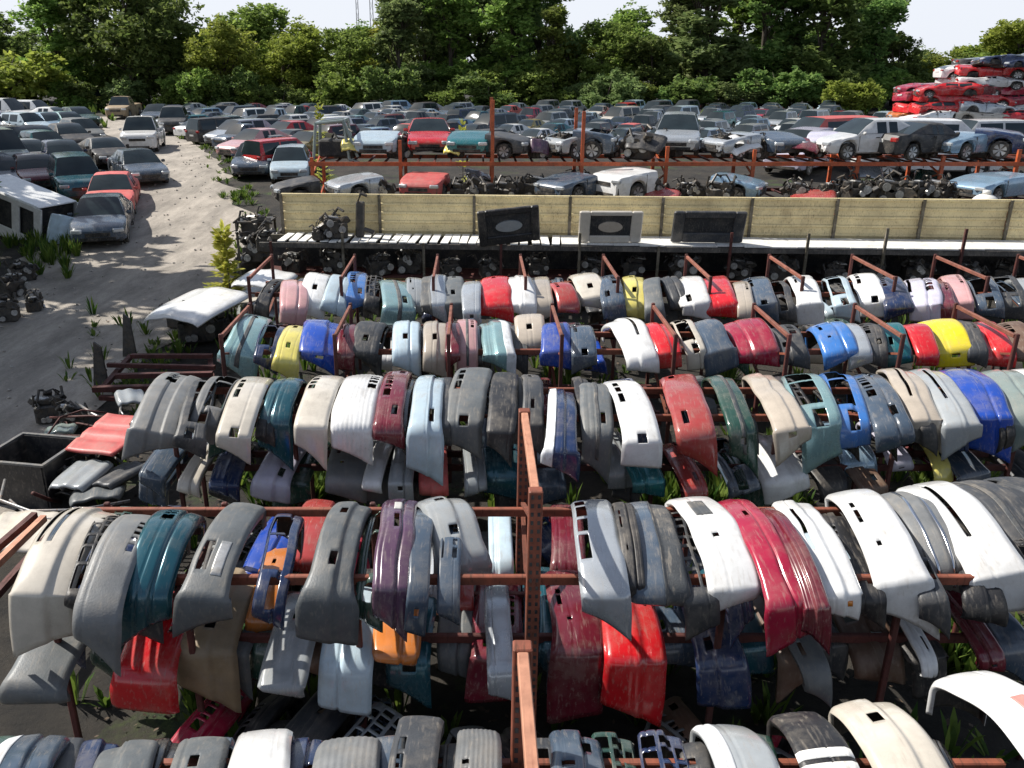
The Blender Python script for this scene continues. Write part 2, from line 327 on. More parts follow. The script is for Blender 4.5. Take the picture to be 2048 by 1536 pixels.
for i in range(620):
    y = random.uniform(1.5, 21); x = random.uniform(-.45 * y - 1, .66 * y + 1.5); blade_tuft(wd, (x, y, gz(y)), random.uniform(.15, .45), 10, .2)
for i in range(420):
    y = random.uniform(60, 118); x = random.uniform(-55, 60); blade_tuft(wd, (x, y, gz(y)), random.uniform(.3, 1.0), 7, .4, .12)
tag(wd.build('weeds', LEAF_WEED), 'green weeds and grass growing between the racks and cars', 'weeds', kind='stuff')
# ------------------------------------------------------------------ trees
def crown_mesh(name, seed, blobs, n, leaf, m, flat=.85):
    rnd = random.Random(seed); mb = MB()
    tw = sum(b[3] ** 2 for b in blobs)
    for (bx, by, bz, r) in blobs:
        k = int(n * r * r / tw); ncl = max(6, int(k / 26)); cl = []
        for i in range(ncl):
            v = Vector((rnd.gauss(0, 1), rnd.gauss(0, 1), rnd.gauss(0, 1))).normalized() * r * rnd.uniform(.45, 1.05)
            cl.append((Vector((bx + v.x, by + v.y, bz + v.z * flat)), rnd.uniform(.35, .75) * (.35 + r * .28)))
        for i in range(k):
            c, cr = rnd.choice(cl)
            p = c + Vector((rnd.gauss(0, .5), rnd.gauss(0, .5), rnd.gauss(0, .38))) * cr
            a = Vector((rnd.gauss(0, 1), rnd.gauss(0, 1), rnd.gauss(0, .6))).normalized(); b = a.cross(Vector((rnd.gauss(0, 1), rnd.gauss(0, 1), rnd.gauss(0, 1)))).normalized()
            s = leaf * rnd.uniform(.6, 1.35)
            mb.add([p - a * s, p + b * s * .5, p + a * s, p - b * s * .5], [(0, 1, 2, 3)])
    return mb.mesh(name, m)
def trunk_mesh(name, seed, h, blobs, r0):
    rnd = random.Random(seed); mb = MB()
    top = Vector((rnd.uniform(-.4, .4), rnd.uniform(-.4, .4), h * .8)); k = [Vector((0, 0, -.3)), Vector((rnd.uniform(-.15, .15), 0, h * .25)), Vector((rnd.uniform(-.3, .3), rnd.uniform(-.2, .2), h * .5)), top]
    mb.tube(k, [r0 * 1.25, r0 * .85, r0 * .6, r0 * .15], 9)
    for (bx, by, bz, r) in blobs:
        zz = min(bz - r * .3, h * .72); s = k[1].lerp(k[2], min(1, max(0, (zz * .62 - h * .25) / (h * .25)))) if zz * .62 > h * .25 else k[0].lerp(k[1], max(.3, zz * .62 / (h * .25)))
        e = Vector((bx, by, bz)); mb.tube([s, s.lerp(e, .5) + Vector((0, 0, -.25 * rnd.random())), e], [r0 * .38, r0 * .24, r0 * .06], 6)
        for q in range(3):
            d = e + Vector((rnd.uniform(-1, 1), rnd.uniform(-1, 1), rnd.uniform(-.3, .8))) * r * .7; mb.tube([s.lerp(e, .55), d], [r0 * .16, r0 * .03], 5)
    return mb.mesh(name, M_BARK, True)
def blobs_broad(seed, h, w):
    r = random.Random(seed); o = []
    for i in range(15):
        a = r.random() * 6.283; z = r.uniform(.14, .9); rad = w * .5 * (1 - abs(z - .5) * .9) * r.uniform(.45, .95)
        o.append((math.cos(a) * rad, math.sin(a) * rad, z * h, w * r.uniform(.17, .30)))
    return o + [(0, 0, h * .9, w * .18)]
def blobs_tall(seed, h, w):
    r = random.Random(seed); o = []
    for i in range(18):
        a = r.random() * 6.283; z = r.uniform(.12, .95); rad = w * .42 * (1.1 - z * .8) * r.uniform(.3, 1)
        o.append((math.cos(a) * rad, math.sin(a) * rad, z * h, w * r.uniform(.15, .27)))
    return o
def blobs_bush(seed, h, w):
    r = random.Random(seed)
    return [(r.uniform(-.4, .4) * w, r.uniform(-.3, .3) * w, h * r.uniform(.25, .72), w * r.uniform(.18, .30)) for i in range(8)]
TREES = {}
def tree_kind(key, fn, seed, h, w, n, leaf, r0):
    b = fn(seed, h, w)
    TREES[key] = (trunk_mesh('trunk_' + key, seed, h, b, r0), [crown_mesh('crown_' + key + str(i), seed, b, n, leaf, LEAF[i]) for i in range(4)], h)
tree_kind('broad', blobs_broad, 3, 14, 10, 14500, .27, .32)
tree_kind('broader', blobs_broad, 8, 14, 11.5, 15500, .27, .34)
tree_kind('tall', blobs_tall, 5, 17, 8.5, 14500, .27, .32)
tree_kind('slender', blobs_tall, 17, 17, 7, 12500, .27, .26)
tree_kind('airy', blobs_broad, 12, 14, 11, 3600, .38, .3)
tree_kind('bush', blobs_bush, 6, 5, 6, 5600, .24, .12)
tree_kind('thicket', blobs_bush, 21, 5, 7, 6000, .24, .12)
def tree(key, hue, x, y, h, rz, wide, label, group):
    tm, cm, h0 = TREES[key]; s = h / h0
    e = empty('tree' if key not in ('bush', 'thicket') else 'shrub', (x, y, gz(y)), (0, 0, rz)); e.scale = (s * wide, s * wide, s)
    ob('trunk', tm, e); ob('crown', cm[hue], e); tag(e, label, 'tree' if key not in ('bush', 'thicket') else 'shrub', group); return e
#        px, depth y, top py, kind, hue, wide
TL = [(-60, 108, 60, 'broad', 1, 1.0), (25, 118, 28, 'broader', 1, 1.1), (30, 100, 85, 'bush', 2, 1.1), (120, 110, -40, 'tall', 0, 1.25), (205, 116, -70, 'broad', 0, 1.0), (270, 108, -55, 'broader', 1, 1.0), (335, 118, -30, 'tall', 1, 1.2),
      (395, 112, 60, 'broad', 2, 1.1), (455, 106, 45, 'broader', 2, 1.0), (505, 118, 10, 'broad', 0, 1.1), (570, 110, 70, 'broad', 2, 1.2), (630, 114, 48, 'broader', 2, 1.1), (690, 108, 58, 'broad', 0, 1.1), (735, 116, 92, 'broader', 2, 1.1),
      (800, 108, 0, 'tall', 3, 1.3), (850, 115, -60, 'broad', 3, .9), (905, 110, -20, 'tall', 0, 1.25), (960, 118, -75, 'broader', 3, .9), (1020, 109, -35, 'tall', 0, 1.35), (1075, 114, -50, 'broad', 3, .9), (1105, 107, 20, 'slender', 0, 1.2),
      (1150, 112, 78, 'broad', 2, 1.1), (1205, 108, 45, 'broad', 0, 1.1), (1265, 116, 18, 'broader', 0, 1.1), (1300, 107, 75, 'broad', 1, 1.2), (1350, 113, -40, 'tall', 3, 1.2), (1405, 108, -90, 'slender', 3, 1.5), (1460, 118, -60, 'tall', 0, 1.3),
      (1520, 110, -110, 'tall', 1, 1.2), (1575, 114, -70, 'slender', 3, 1.6), (1630, 107, -90, 'tall', 1, 1.3), (1690, 117, -65, 'broad', 1, .9), (1735, 109, 0, 'tall', 1, 1.2), (1785, 113, 62, 'broad', 1, 1.0),
      (1845, 122, 100, 'broader', 3, 1.2), (1905, 118, 92, 'broad', 2, 1.3), (1965, 112, 68, 'broader', 0, 1.2), (2025, 108, 42, 'broad', 2, 1.1), (2085, 110, 30, 'broader', 0, 1.1), (-120, 100, 70, 'broader', 1, 1)]
HUE = ['deep green', 'dark green', 'yellowish green', 'greyish green']; SHAPE = {'broad': 'rounded', 'broader': 'spreading', 'tall': 'tall', 'slender': 'slender tall', 'bush': 'low bushy', 'thicket': 'low dense', 'airy': 'airy'}
for i in range(20): TL.append((-40 + i * 106 + random.uniform(-25, 25), 124 + random.uniform(-4, 4), random.uniform(40, 95) if not 1800 < i * 106 - 40 < 1990 else 108, random.choice(('broad', 'broader')), random.choice((0, 2, 3, 2)), 1.25))
TL.sort(key=lambda a: a[0])
for i, (px, y, top, key, hue, wide) in enumerate(TL):
    y *= .88; wide *= 1.12; z = aty(px, top, y).z; x = aty(px, 190, y).x
    tree(key, hue, x, y, z - gz(y), random.random() * 6.28, wide, f'{SHAPE[key]} {HUE[hue]} tree, {ORD[i]} from the left in the treeline behind the lot', 'trees of the treeline')
SH = []
for i in range(34):
    px = -60 + i * 64 + random.uniform(-20, 20)
    if px > 1790: px += 30
    SH.append((px, random.uniform(101, 106), random.uniform(118, 172), random.choice(('bush', 'thicket')), random.choice((0, 1, 1, 0, 3)), random.uniform(.9, 1.35)))
SH += [(1690, 94, 150, 'bush', 2, 1.1), (1740, 97, 170, 'bush', 2, 1.0)]
SH.sort(key=lambda a: a[0])
for i, (px, y, top, key, hue, wide) in enumerate(SH):
    y *= .875; z = aty(px, top, y).z; x = aty(px, 190, y).x
    tree(key, hue, x, y, z - gz(y), random.random() * 6.28, wide, f'{SHAPE[key]} {HUE[hue]} shrub, {ORD[i]} from the left along the foot of the treeline', 'shrubs along the treeline')
# trees beside the track that shade it; the nearest ones stand just outside the frame
for (x, y, h, key, hue, wide, lb) in [(-17.5, 19.0, 14, 'airy', 1, .8, 'dark green tree standing outside the frame beside the near track'), (-20.5, 24.5, 17, 'airy', 1, .8, 'broad dark green tree beside the track, outside the frame'),
                              (-22.5, 29.5, 17, 'airy', 0, .75, 'tall tree on the verge beyond the white stripped van, outside the frame'), (-26.8, 35.0, 13, 'broad', 1, .8, 'dark overhanging tree behind the wrecks on the far left edge'),
                              (-27.5, 41.0, 11, 'broader', 1, .8, 'dark spreading tree at the left frame edge behind the shaded wrecks'), (-33, 48, 11, 'broad', 1, 1, 'dark rounded tree behind the row of white cars at the left edge')]:
    tree(key, hue, x, y, h, random.random() * 6, wide, lb, 'trees beside the track')
def leafy(mb, c, h, n, leaf, spread):
    for i in range(n):
        t = random.uniform(.15, 1); a = random.random() * 6.283; r = spread * (1.15 - t) * random.uniform(.3, 1)
        b = Vector(c) + Vector((0, 0, h * t)); p = b + Vector((math.cos(a) * r, math.sin(a) * r, random.uniform(-.05, .18)))
        d = (p - b).normalized(); s = Vector((-d.y, d.x, random.uniform(-.3, .3))).normalized()
        for q in range(7):
            o = b.lerp(p, .3 + q * .12); sd_ = 1 if q % 2 else -1; tip = o + (s * sd_ * .8 + d * .5) * leaf
            m_ = o.lerp(tip, .5); w = d * leaf * .22; mb.add([o, m_ - w, tip, m_ + w], [(0, 1, 2, 3)])
def sapling(px, py, top, label, n=60, leaf=.17, spread=.42, m=None):
    p = atg(px, py); h = aty(px, top, p.y).z - gz(p.y); e = empty('sapling', (p.x, p.y, gz(p.y)))
    s = MB(); s.tube([(0, 0, -.05), (.03, 0, h * .5), (0, .02, h * .97)], [.022, .016, .006], 6); s.build('stem', M_BARK, e)
    l = MB(); leafy(l, (0, 0, 0), h, n, leaf, spread); l.build('foliage', m or LEAF_SAP, e); tag(e, label, 'sapling')
sapling(465, 648, 462, 'bright lime green sapling beside the white car hood at the track edge', 90, .26, .62)
sapling(650, 405, 215, 'yellow green sapling growing through the stripped car frame on the far rack', 60, .2, .55)
sapling(925, 410, 240, 'small yellowish sapling beside the teal car on the far rack', 34, .18, .4)
sapling(2040, 560, 470, 'leafy green sapling at the right end of the storage shelf', 50, .17, .4, LEAF_WEED)
# two thin lattice masts beyond the trees
for px, lb in ((718, 'thinner lattice mast standing far beyond the trees'), (746, 'taller lattice mast beside the thin one beyond the trees')):
    y = 190; p = aty(px, 100, y); e = empty('lattice_mast', (p.x, y, 1.2)); hh = 34; b = MB(); c = MB(); a = .42 if px > 730 else .3
    for i in (-1, 1):
        for j in (-1, 1): b.bar((i * a, j * a, 0), (i * a * .3, j * a * .3, hh), .07, .07)
    for k in range(17):
        z0 = k * 2.0; s0 = a * (1 - .7 * z0 / hh); s1 = a * (1 - .7 * (z0 + 2) / hh)
        c.bar((-s0, -s0, z0), (s1, -s1, z0 + 2), .04, .04); c.bar((s0, s0, z0), (-s1, s1, z0 + 2), .04, .04)
    b.build('mast_leg', M_STEEL, e); c.build('lattice', M_STEEL, e); tag(e, lb, 'mast', 'masts beyond the trees')
# ------------------------------------------------------------------ tan fence and the storage shelf before it
FA, FB = Vector((-5.05, 22.45)), Vector((15.2, 21.25))
def fpt(t, off, z): p = FA.lerp(FB, t); n = Vector((FA.y - FB.y, FB.x - FA.x)).normalized(); return Vector((p.x - n.x * off, p.y - n.y * off, z))
FLEN = (FB - FA).length; fang = math.atan2(FB.y - FA.y, FB.x - FA.x)
M_FENCE = mat('tan_painted_sheet', (.78, .65, .36), .5, .1, 0, .16, .26, (.30, .22, .12), 1.6); M_POST = mat('fence_post', (.10, .085, .055), .6, .2, 0, .3, .3)
fe = empty('sheet_metal_fence', (FA.x, FA.y, 0), (0, 0, fang)); tag(fe, 'tan ribbed sheet metal fence behind the storage shelf', 'fence')
px_posts = [565, 752, 947, 1135, 1318, 1500, 1668, 1838, 2012, 2180]
xs_ = []
for px in px_posts:
    lo = 0
    for i in range(200):
        t = i / 199 * 1.15; p = fpt(t, 0, 2.4); q = VX + FPX * p.x / depth(p)
        if q >= px: break
    xs_.append(t * FLEN)
xs_[0] = 0
for a, b in zip(xs_, xs_[1:]):
    m = MB(); prof = []; z = .3
    k = 0
    while z < 2.66:
        prof += [(z, 0), (z + .13, 0), (z + .155, -.03), (z + .20, -.03)]; z += .225
    prof.append((2.70, 0)); jit = random.uniform(-.012, .012)
    n = len(prof); nx = 6
    for i in range(nx):
        x = a + .03 + (b - a - .06) * i / (nx - 1)
        for zz, d in prof: m.v.append((x, d + jit + .012 * noise.noise(Vector((x * 1.3, zz * 2, a))), zz + .01 * noise.noise(Vector((x, 0, 5)))))
    for i in range(nx - 1):
        for j in range(n - 1): m.f.append((i * n + j, (i + 1) * n + j, (i + 1) * n + j + 1, i * n + j + 1)); m.mi.append(0)
    m.build('panel', M_FENCE, fe)
    c = MB(); c.box(((a + b) / 2, -.01, 2.735), (b - a - .02, .09, .05)); c.build('cap_rail', M_FENCE, fe)
for a in xs_:
    m = MB(); m.box((a, -.06, 1.38), (.075, .05, 2.74)); m.build('post', M_POST, fe)
SHZ = 1.75
sh = empty('storage_shelf', (FA.x, FA.y, 0), (0, 0, fang)); tag(sh, 'long white decked storage shelf standing in front of the tan fence', 'shelf')
x = .15; DW = 1.25; k = 0
dk = MB(); sl = MB()
while x < FLEN + 1:                                   # left bays carry loose white boards, the rest is a near solid deck
    w = .19 if x < 7.2 else .62; gap = random.uniform(.03, .10) if x < 7.2 else .012
    y0 = -.1 - random.uniform(0, .12 if x < 7.2 else .02); y1 = -DW + random.uniform(-.03, .06)
    (sl if x < 7.2 else dk).box((x + w / 2, (y0 + y1) / 2, SHZ + random.uniform(-.006, .006)), (w, y0 - y1, .03), (0, 0, random.uniform(-.05, .05) if x < 7.2 else 0))
    x += w + gap
sl.build('loose_board', M_WHITE, sh); dk.build('deck', M_WHITE, sh)
m = MB(); m.box((FLEN / 2, -DW + .02, SHZ - .09), (FLEN + .6, .07, .12)); m.build('front_beam', mat('shelf_beam', (.055, .05, .045), .6), sh)
m = MB(); m.box((FLEN / 2, -.2, SHZ - .09), (FLEN + .6, .07, .12)); m.build('rear_beam', M_POST, sh)
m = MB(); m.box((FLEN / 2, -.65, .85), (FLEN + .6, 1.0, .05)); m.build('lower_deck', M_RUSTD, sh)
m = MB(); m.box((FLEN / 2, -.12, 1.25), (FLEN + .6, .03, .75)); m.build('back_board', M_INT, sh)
for i, t in enumerate([0, .09, .19, .285, .38, .475, .56, .65, .74, .83, .92, 1.0]):
    tall = [0, .25, 0, .5, .3, 0, .35, .35, .5, .5, .6, .6][i]
    m = MB(); m.box((t * FLEN, -DW - .03, (SHZ + tall) / 2), (.06, .06, SHZ + tall)); m.build('upright', M_POST if i % 3 else M_RUSTD, sh)
# ------------------------------------------------------------------ racks the bumpers hang on
RACKS = {}
def rack(name_label, y0, y1, xs, ztop, zr, rails, frames, holes=False, lower=1.12):
    """y0 near post line, y1 far post line; frames: x positions whose uprights rise to ztop, others stop at the rails"""
    e = empty('bumper_rack', ((xs[0] + xs[-1]) / 2, (y0 + y1) / 2, 0)); tag(e, name_label, 'rack', 'steel racks for bumper covers'); ox, oy = e.location.x, e.location.y
    for x in xs:
        zt = ztop if x in frames else zr + .02
        for y in ((y0, y1) if x in frames else (y0 + .22, y1 - .1)):
            m = MB(); big = holes and x in frames; w = .11 if big else .055
            m.box((x - ox, y - oy, zt / 2), (w, w * .9, zt), bev=.008)
            if big:
                for k in range(int(zt / .075)):
                    for dx in (-.026, .026): m.box((x - ox + dx, y - oy - w * .45 - .0015, .08 + k * .075), (.022, .005, .034), None, 1)
            m.build('upright', [M_RUST if holes and x in frames else M_RUSTD, M_INT], e)
        b = MB(); cw = .065 if holes else .045; b.box((x - ox, 0, zt - .05 if x in frames else zt - .1), (cw, y1 - y0 - .1, cw * 1.3), bev=.006); b.build('cross_beam', (M_RUSTL if holes else M_RUSTP) if x in frames else M_RUSTD, e)
        if x in frames:
            d = MB(); n = 3
            for k in range(n):
                za = .5 + (zt - .8) * k / n; zb = .5 + (zt - .8) * (k + 1) / n
                d.bar((x - ox, (y0 if k % 2 else y1) - oy, za), (x - ox, (y1 if k % 2 else y0) - oy, zb), .04, .03)
            d.build('brace', M_RUST, e)
    for y in rails:
        m = MB(); m.box((0, y - oy, zr), (xs[-1] - xs[0] + .1, .055, .085), bev=.008); m.build('rail', M_RUST, e)
    for y in (rails[0] + .3, rails[1] - .2):
        m = MB(); m.box((0, y - oy, lower), (xs[-1] - xs[0] + .1, .055, .085), bev=.008); m.build('lower_rail', M_RUSTD, e)
    return e
def sp(x0, n, d): return [round(x0 + d * i, 3) for i in range(n)]
xa = sp(-4.02, 11, 1.64); rack('rusty rack holding the row of bumper covers next to the storage shelf', 14.75, 16.6, xa, 2.42, 1.94, (15.3, 16.15), xa)
xb = sp(-3.62, 11, 1.62); rack('rusty rack holding the second row of bumper covers from the storage shelf', 11.55, 13.2, xb, 2.36, 1.94, (12.0, 12.85), xb)
xc = sp(-3.75, 8, 1.5); rack('low rusty rack under the middle row of bumper covers', 9.45, 10.6, xc, 1.93, 1.94, (9.5, 10.4), [])
xd = [-3.6, -2.45, -1.0, .47, 2.1, 3.6, 5.0]; rack('rusty perforated rack under the big front row of bumper covers with the tall frame', 5.85, 7.45, xd, 2.9, 1.94, (6.06, 7.2), [.47], True)
xe = [-2.6, -1.1, .27, 1.7, 3.2]; rack('rusty rack along the bottom edge under the closest bumper covers', 2.35, 3.98, xe, 2.9, 1.94, (2.75, 4.05), [.27], True)
# ------------------------------------------------------------------ bumper covers
class Shell:
    """the moulded skin of a bumper cover lying face up along Y: a bowed middle, two corners and two ends that hang down"""
    def __init__(s, L, w, en, ef, bow, r, prof, seed, flare=0.0, tip=1, warp=.012, flip=1, phi=86):
        s.w = w; s.seed = seed; s.flip = flip; s.flare = flare; s.tip = tip; s.warp = warp; s.prof = prof; s.en = en; s.ef = ef
        s.yb = L / 2 - r * .8; s.bow = bow; s.r = r; s.U = []
        p0 = math.atan(2 * bow / s.yb); p1 = R(phi); n = 30
        far = []
        for k in range(1, 8):
            p = p0 + (p1 - p0) * k / 7; far.append((1 + .3 * k / 7, s.yb + r * (math.sin(p) - math.sin(p0)), -r * (math.cos(p0) - math.cos(p)), math.sin(p), math.cos(p), 0))
        y1, z1 = far[-1][1], far[-1][2]
        ends = [(1.3 + .7 * k / 8, y1, z1, math.sin(p1), math.cos(p1), k / 8) for k in range(1, 9)]
        s.dirn = (math.cos(p1), -math.sin(p1))
        mid = [(-1 + 2 * k / n, s.yb * (-1 + 2 * k / n), bow * (1 - (-1 + 2 * k / n) ** 2), None, None, 0) for k in range(n + 1)]
        mid = [(t, y, z, math.sin(math.atan(2 * bow * y / s.yb ** 2)), math.cos(math.atan(2 * bow * y / s.yb ** 2)), 0) for t, y, z, a, b, c in mid]
        neg = lambda q: (-q[0], -q[1], q[2], -q[3], q[4], q[5])
        s.U = [neg(q) for q in reversed(far + ends)] + mid + far + ends
        s.V = [-.44, -.5, -.495, -.475, -.445] + [-.41 + .03 * k for k in range(28)] + [.43, .46, .485, .497, .5, .44]
        rg = random.Random(seed * 31); s.gr = [(rg.uniform(-.36, .36), rg.uniform(.004, .010), rg.uniform(.010, .018)) for k in range(rg.choice((0, 1, 1, 2)))]; s.sharp = rg.uniform(40, 110); s.e0 = rg.choice((.32, .4, .5, .62, .85))
    def n_at(s, v):
        w = s.w; a = abs(2 * v); n = -w * .065 * a ** 2.4 - w * .10 * max(0, a - .84) ** 1.5 * 9
        if s.prof == 'step': n -= .034 * (1 / (1 + math.exp(-(v - .10) * s.sharp)))
        elif s.prof == 'crease': n -= .022 * math.exp(-((v - .12) / .035) ** 2) + .012 * (v > .12)
        elif s.prof == 'flat': n = -w * .05 * a ** 2 - w * .16 * max(0, a - .8) ** 1.3 * 3
        elif s.prof == 'ribs': n += .0022 * math.sin(v * 60)
        elif s.prof == 'channel': n -= .022 * (1 if -.12 < v < .14 else 0)
        for (g0, gd, gw) in s.gr: n -= gd * math.exp(-((v - g0) / gw) ** 2)
        return n
    def pt(s, u, j, off=0.0):
        t, y, z, ny, nz, k = s.U[u]; v = s.V[j]; n = s.n_at(v) + off
        if j in (0, len(s.V) - 1): n -= .055 + .05 * (1 if j else 0)
        x = v * s.w
        if t < -.8: x *= 1 + s.flare * min(1, (-.8 - t) / .6)
        e = 0
        if k:
            q = .5 + s.tip * v * s.flip; e = (s.en if t < 0 else s.ef) * (s.e0 + (1 - s.e0) * max(0, min(1, q)) ** 1.7) * k
            z += s.dirn[1] * e; y += s.dirn[0] * e * (1 if t > 0 else -1)
            if t < 0: n -= .05 * k * k
        P = Vector((x * s.flip, y + ny * n, z + nz * n))
        q = Vector((P.x * 2.2 + s.seed * 7.1, P.y * 2.6, P.z * 2.6 + s.seed))
        d = noise.noise(q) * s.warp + noise.noise(q * .45) * s.warp * 1.8
        return P + Vector((d, ny * d, nz * d))
    def grid(s, mb, keep, off=0.0, mi=0):
        used = {}; nv = len(s.V)
        for u in range(len(s.U) - 1):
            for j in range(nv - 1):
                if not keep(u, j): continue
                ids = []
                for a, b in ((u, j), (u, j + 1), (u + 1, j + 1), (u + 1, j)):
                    if (a, b) not in used: used[(a, b)] = len(mb.v); mb.v.append(tuple(s.pt(a, b, off)))
                    ids.append(used[(a, b)])
                mb.f.append(tuple(ids if s.flip > 0 else ids[::-1])); mb.mi.append(mi)
    def tv(s, u, j): return (s.U[u][0] + s.U[u + 1][0]) / 2, (s.V[j] + s.V[j + 1]) / 2
# openings: (t from, t to, v from, v to, how many panes); patches: (part name, t.., v.., material)
ST = {
 'plain': ([], []), 'smooth': ([], []),
 'grille': ([(-.05, .72, -.40, -.20, 4)], []), 'ladder': ([(-.62, .88, -.42, -.17, 4)], []),
 'front': ([(-.42, .42, -.32, -.08, 5), (-.86, -.66, .07, .28, 1), (.66, .86, .07, .28, 1)], []),
 'lowgrille': ([(-.55, .55, .10, .31, 6), (-.55, .55, -.38, -.29, 1)], []),
 'squares': ([(.18, .66, -.23, .02, 3)], []), 'slot': ([(-.55, .65, -.17, -.08, 1)], []), 'slots': ([(-.35, .72, -.41, -.32, 1), (-.35, .72, -.24, -.14, 1)], []),
 'plate': ([(-.34, -.26, -.10, .0, 1)], [('plate_recess', .12, .62, -.23, .10, 'dark')]), 'plate2': ([], [('plate_recess', -.1, .4, -.17, .10, 'dark')]),
 'number': ([(-.2, .1, -.1, .05, 1)], [('number_plate', .25, .6, -.14, .1, 'plate')]),
 'strip': ([], [('rub_strip', -1.7, 1.3, -.05, .07, 'dark')]), 'twostrip': ([], [('chrome_strip', -1.8, 1.0, -.23, -.17, 'chrome'), ('chrome_strip', -1.8, 1.0, .13, .19, 'chrome')]),
 'valance': ([], [('valance', -2, 2, .07, .49, 'dark')]), 'upper': ([], [('painted_edge', -2, 2, -.49, -.2, 'pale')]),
 'frame': ([(-.9, .9, -.46, -.14, 6), (-.9, .9, -.05, .19, 8), (-.8, .8, .25, .42, 5)], []),
 'big': ([(-.75, .8, -.41, .19, 2), (-1.25, -.86, -.1, .2, 1)], []), 'fog': ([(-1.2, -.95, -.11, .13, 1), (-.3, .5, -.35, -.2, 3)], []),
 'holes': ([(.35, .55, -.17, .02, 1), (-.75, -.55, -.11, .07, 1)], []), 'marker': ([(-.4, .6, -.23, -.14, 1)], [('marker_lamp', -1.55, -1.36, .13, .25, 'amber')]),
 'stripes': ([], [('white_stripe', -.1, .02, -.5, .5, 'white'), ('white_stripe', -.34, -.2, -.5, .5, 'white')]),
 'insert': ([(-.75, -.25, -.35, -.11, 1)], [('metal_insert', -.8, -.3, .01, .25, 'alu')]),
 'badge': ([], [('grey_patch', .1, .5, -.17, .13, 'dark')]), 'pinkpatch': ([], [('faded_red_patch', -.35, .2, -.05, .31, 'pink')]),
}
WORDS = {'plain': 'plain', 'smooth': 'smooth', 'grille': 'grille-holed', 'ladder': 'ladder-grilled', 'front': 'front', 'lowgrille': 'grilled', 'squares': 'square-holed', 'slot': 'slotted', 'slots': 'long-slotted', 'plate': 'plate-recessed', 'plate2': 'plate-recessed',
         'number': 'plated', 'strip': 'black-striped', 'twostrip': 'chrome-lined', 'valance': 'two-tone', 'upper': 'pale-edged', 'frame': 'skeletal', 'big': 'wide-mouthed', 'fog': 'fog-holed', 'holes': 'holed', 'marker': 'amber-lamped', 'stripes': 'white-banded', 'insert': 'metal-inset', 'badge': 'patched', 'pinkpatch': 'red-patched'}
M_PALE = mat('sun_bleached_edge', (.62, .64, .66), .45)
PM = {'dark': mat('dark_textured_panel', (.06, .065, .07), .6, bump=.2), 'plate': M_PLATE, 'chrome': M_CHROME, 'pale': M_PALE, 'amber': M_AMBER, 'white': M_WHITE, 'alu': M_ALU, 'pink': mat('red_primer', (.58, .22, .19), .5)}
BN = [0]
def bumper(colour, F, N, endz, w, style, row, en_far=.34, flare=0.0, prof=None, tip=None, bow=None, roll=None, warp=None, Lfix=None, flip=None, base='bumper_cover', phi=86):
    BN[0] += 1; rnd = random.Random(BN[0] * 7 + 3)
    zc = N.z; d = (F - N); d.z = 0; L_ = Lfix or min(1.95, max(1.35, d.length)); d.normalize()
    yaw = math.atan2(-d.x, d.y); yaw = max(-.42, min(.42, yaw)); dv = Vector((-math.sin(yaw), math.cos(yaw), 0)); c = Vector((N.x, N.y, zc)) + dv * (L_ / 2)
    r = rnd.choice((.06, .09, .13, .17, .21)); flare = flare or rnd.choice((-.12, 0, 0, .08, .15)); en = min(.70, max(.10, zc - endz - r * .8))
    sh_ = Shell(L_, w, en, en_far * rnd.uniform(.8, 1.2), bow if bow is not None else rnd.uniform(.13, .21), r, prof or rnd.choice(('step', 'crease', 'flat', 'flat', 'step', 'flat')), BN[0] * 1.37,
                flare, tip if tip is not None else rnd.choice((-1, 1, 1, 1)), warp if warp is not None else rnd.uniform(.006, .018), flip or rnd.choice((1, 1, -1)), phi)
    holes, pats = ST[style]
    if style in ('plain', 'smooth', 'strip') and rnd.random() < .6: holes = rnd.choice(([(-.92, -.70, .10, .25, 1), (.70, .92, .10, .25, 1)], [(-.35, .35, .19, .33, 5)], [(.2, .3, -.1, 0, 1)], [(-.6, -.52, -.2, -.1, 1), (-.2, .25, -.33, -.22, 2)], [(-1.5, -1.3, -.1, .1, 1)]))
    open_ = set(); nv = len(sh_.V)
    for (t0, t1, v0, v1, nb) in holes:
        us = [u for u in range(len(sh_.U) - 1) if t0 <= sh_.tv(u, 0)[0] <= t1]
        for q, u in enumerate(us):
            if nb > 1 and len(us) > nb and int(q * nb / len(us)) != int((q - 1) * nb / len(us)) and q: continue
            for j in range(1, nv - 2):
                if v0 <= sh_.tv(u, j)[1] <= v1 and 4 <= j < nv - 5: open_.add((u, j))
    mb = MB(); sh_.grid(mb, lambda u, j: (u, j) not in open_)
    root_loc = c; rt = (0, (rnd.uniform(-.08, .08) if roll is None else roll) - max(-.2, min(.2, .05 * c.x)), yaw)
    def skin(name, mb, m, parent, loc=None, rot=None, th=.005):
        me = mb.mesh(name, [m, M_BLK], True); o = ob(name, me, parent, loc, rot)
        s_ = o.modifiers.new('thickness', 'SOLIDIFY'); s_.thickness = th; s_.offset = -1; s_.material_offset = 1; return o
    if not pats: root = skin(base, mb, paint(colour), None, root_loc, rt)
    else:
        root = empty(base, root_loc, rt); skin('shell', mb, paint(colour), root)
        for (pn, t0, t1, v0, v1, pm) in pats:
            q = MB(); sh_.grid(q, lambda u, j: 1 <= j < nv - 2 and t0 <= sh_.tv(u, j)[0] <= t1 and v0 <= sh_.tv(u, j)[1] <= v1 and (u, j) not in open_, .005)
            if q.f: skin(pn, q, PM[pm], root, th=.004)
    root['_row'] = row; return root
ROWS = {}
ZC = 2.05
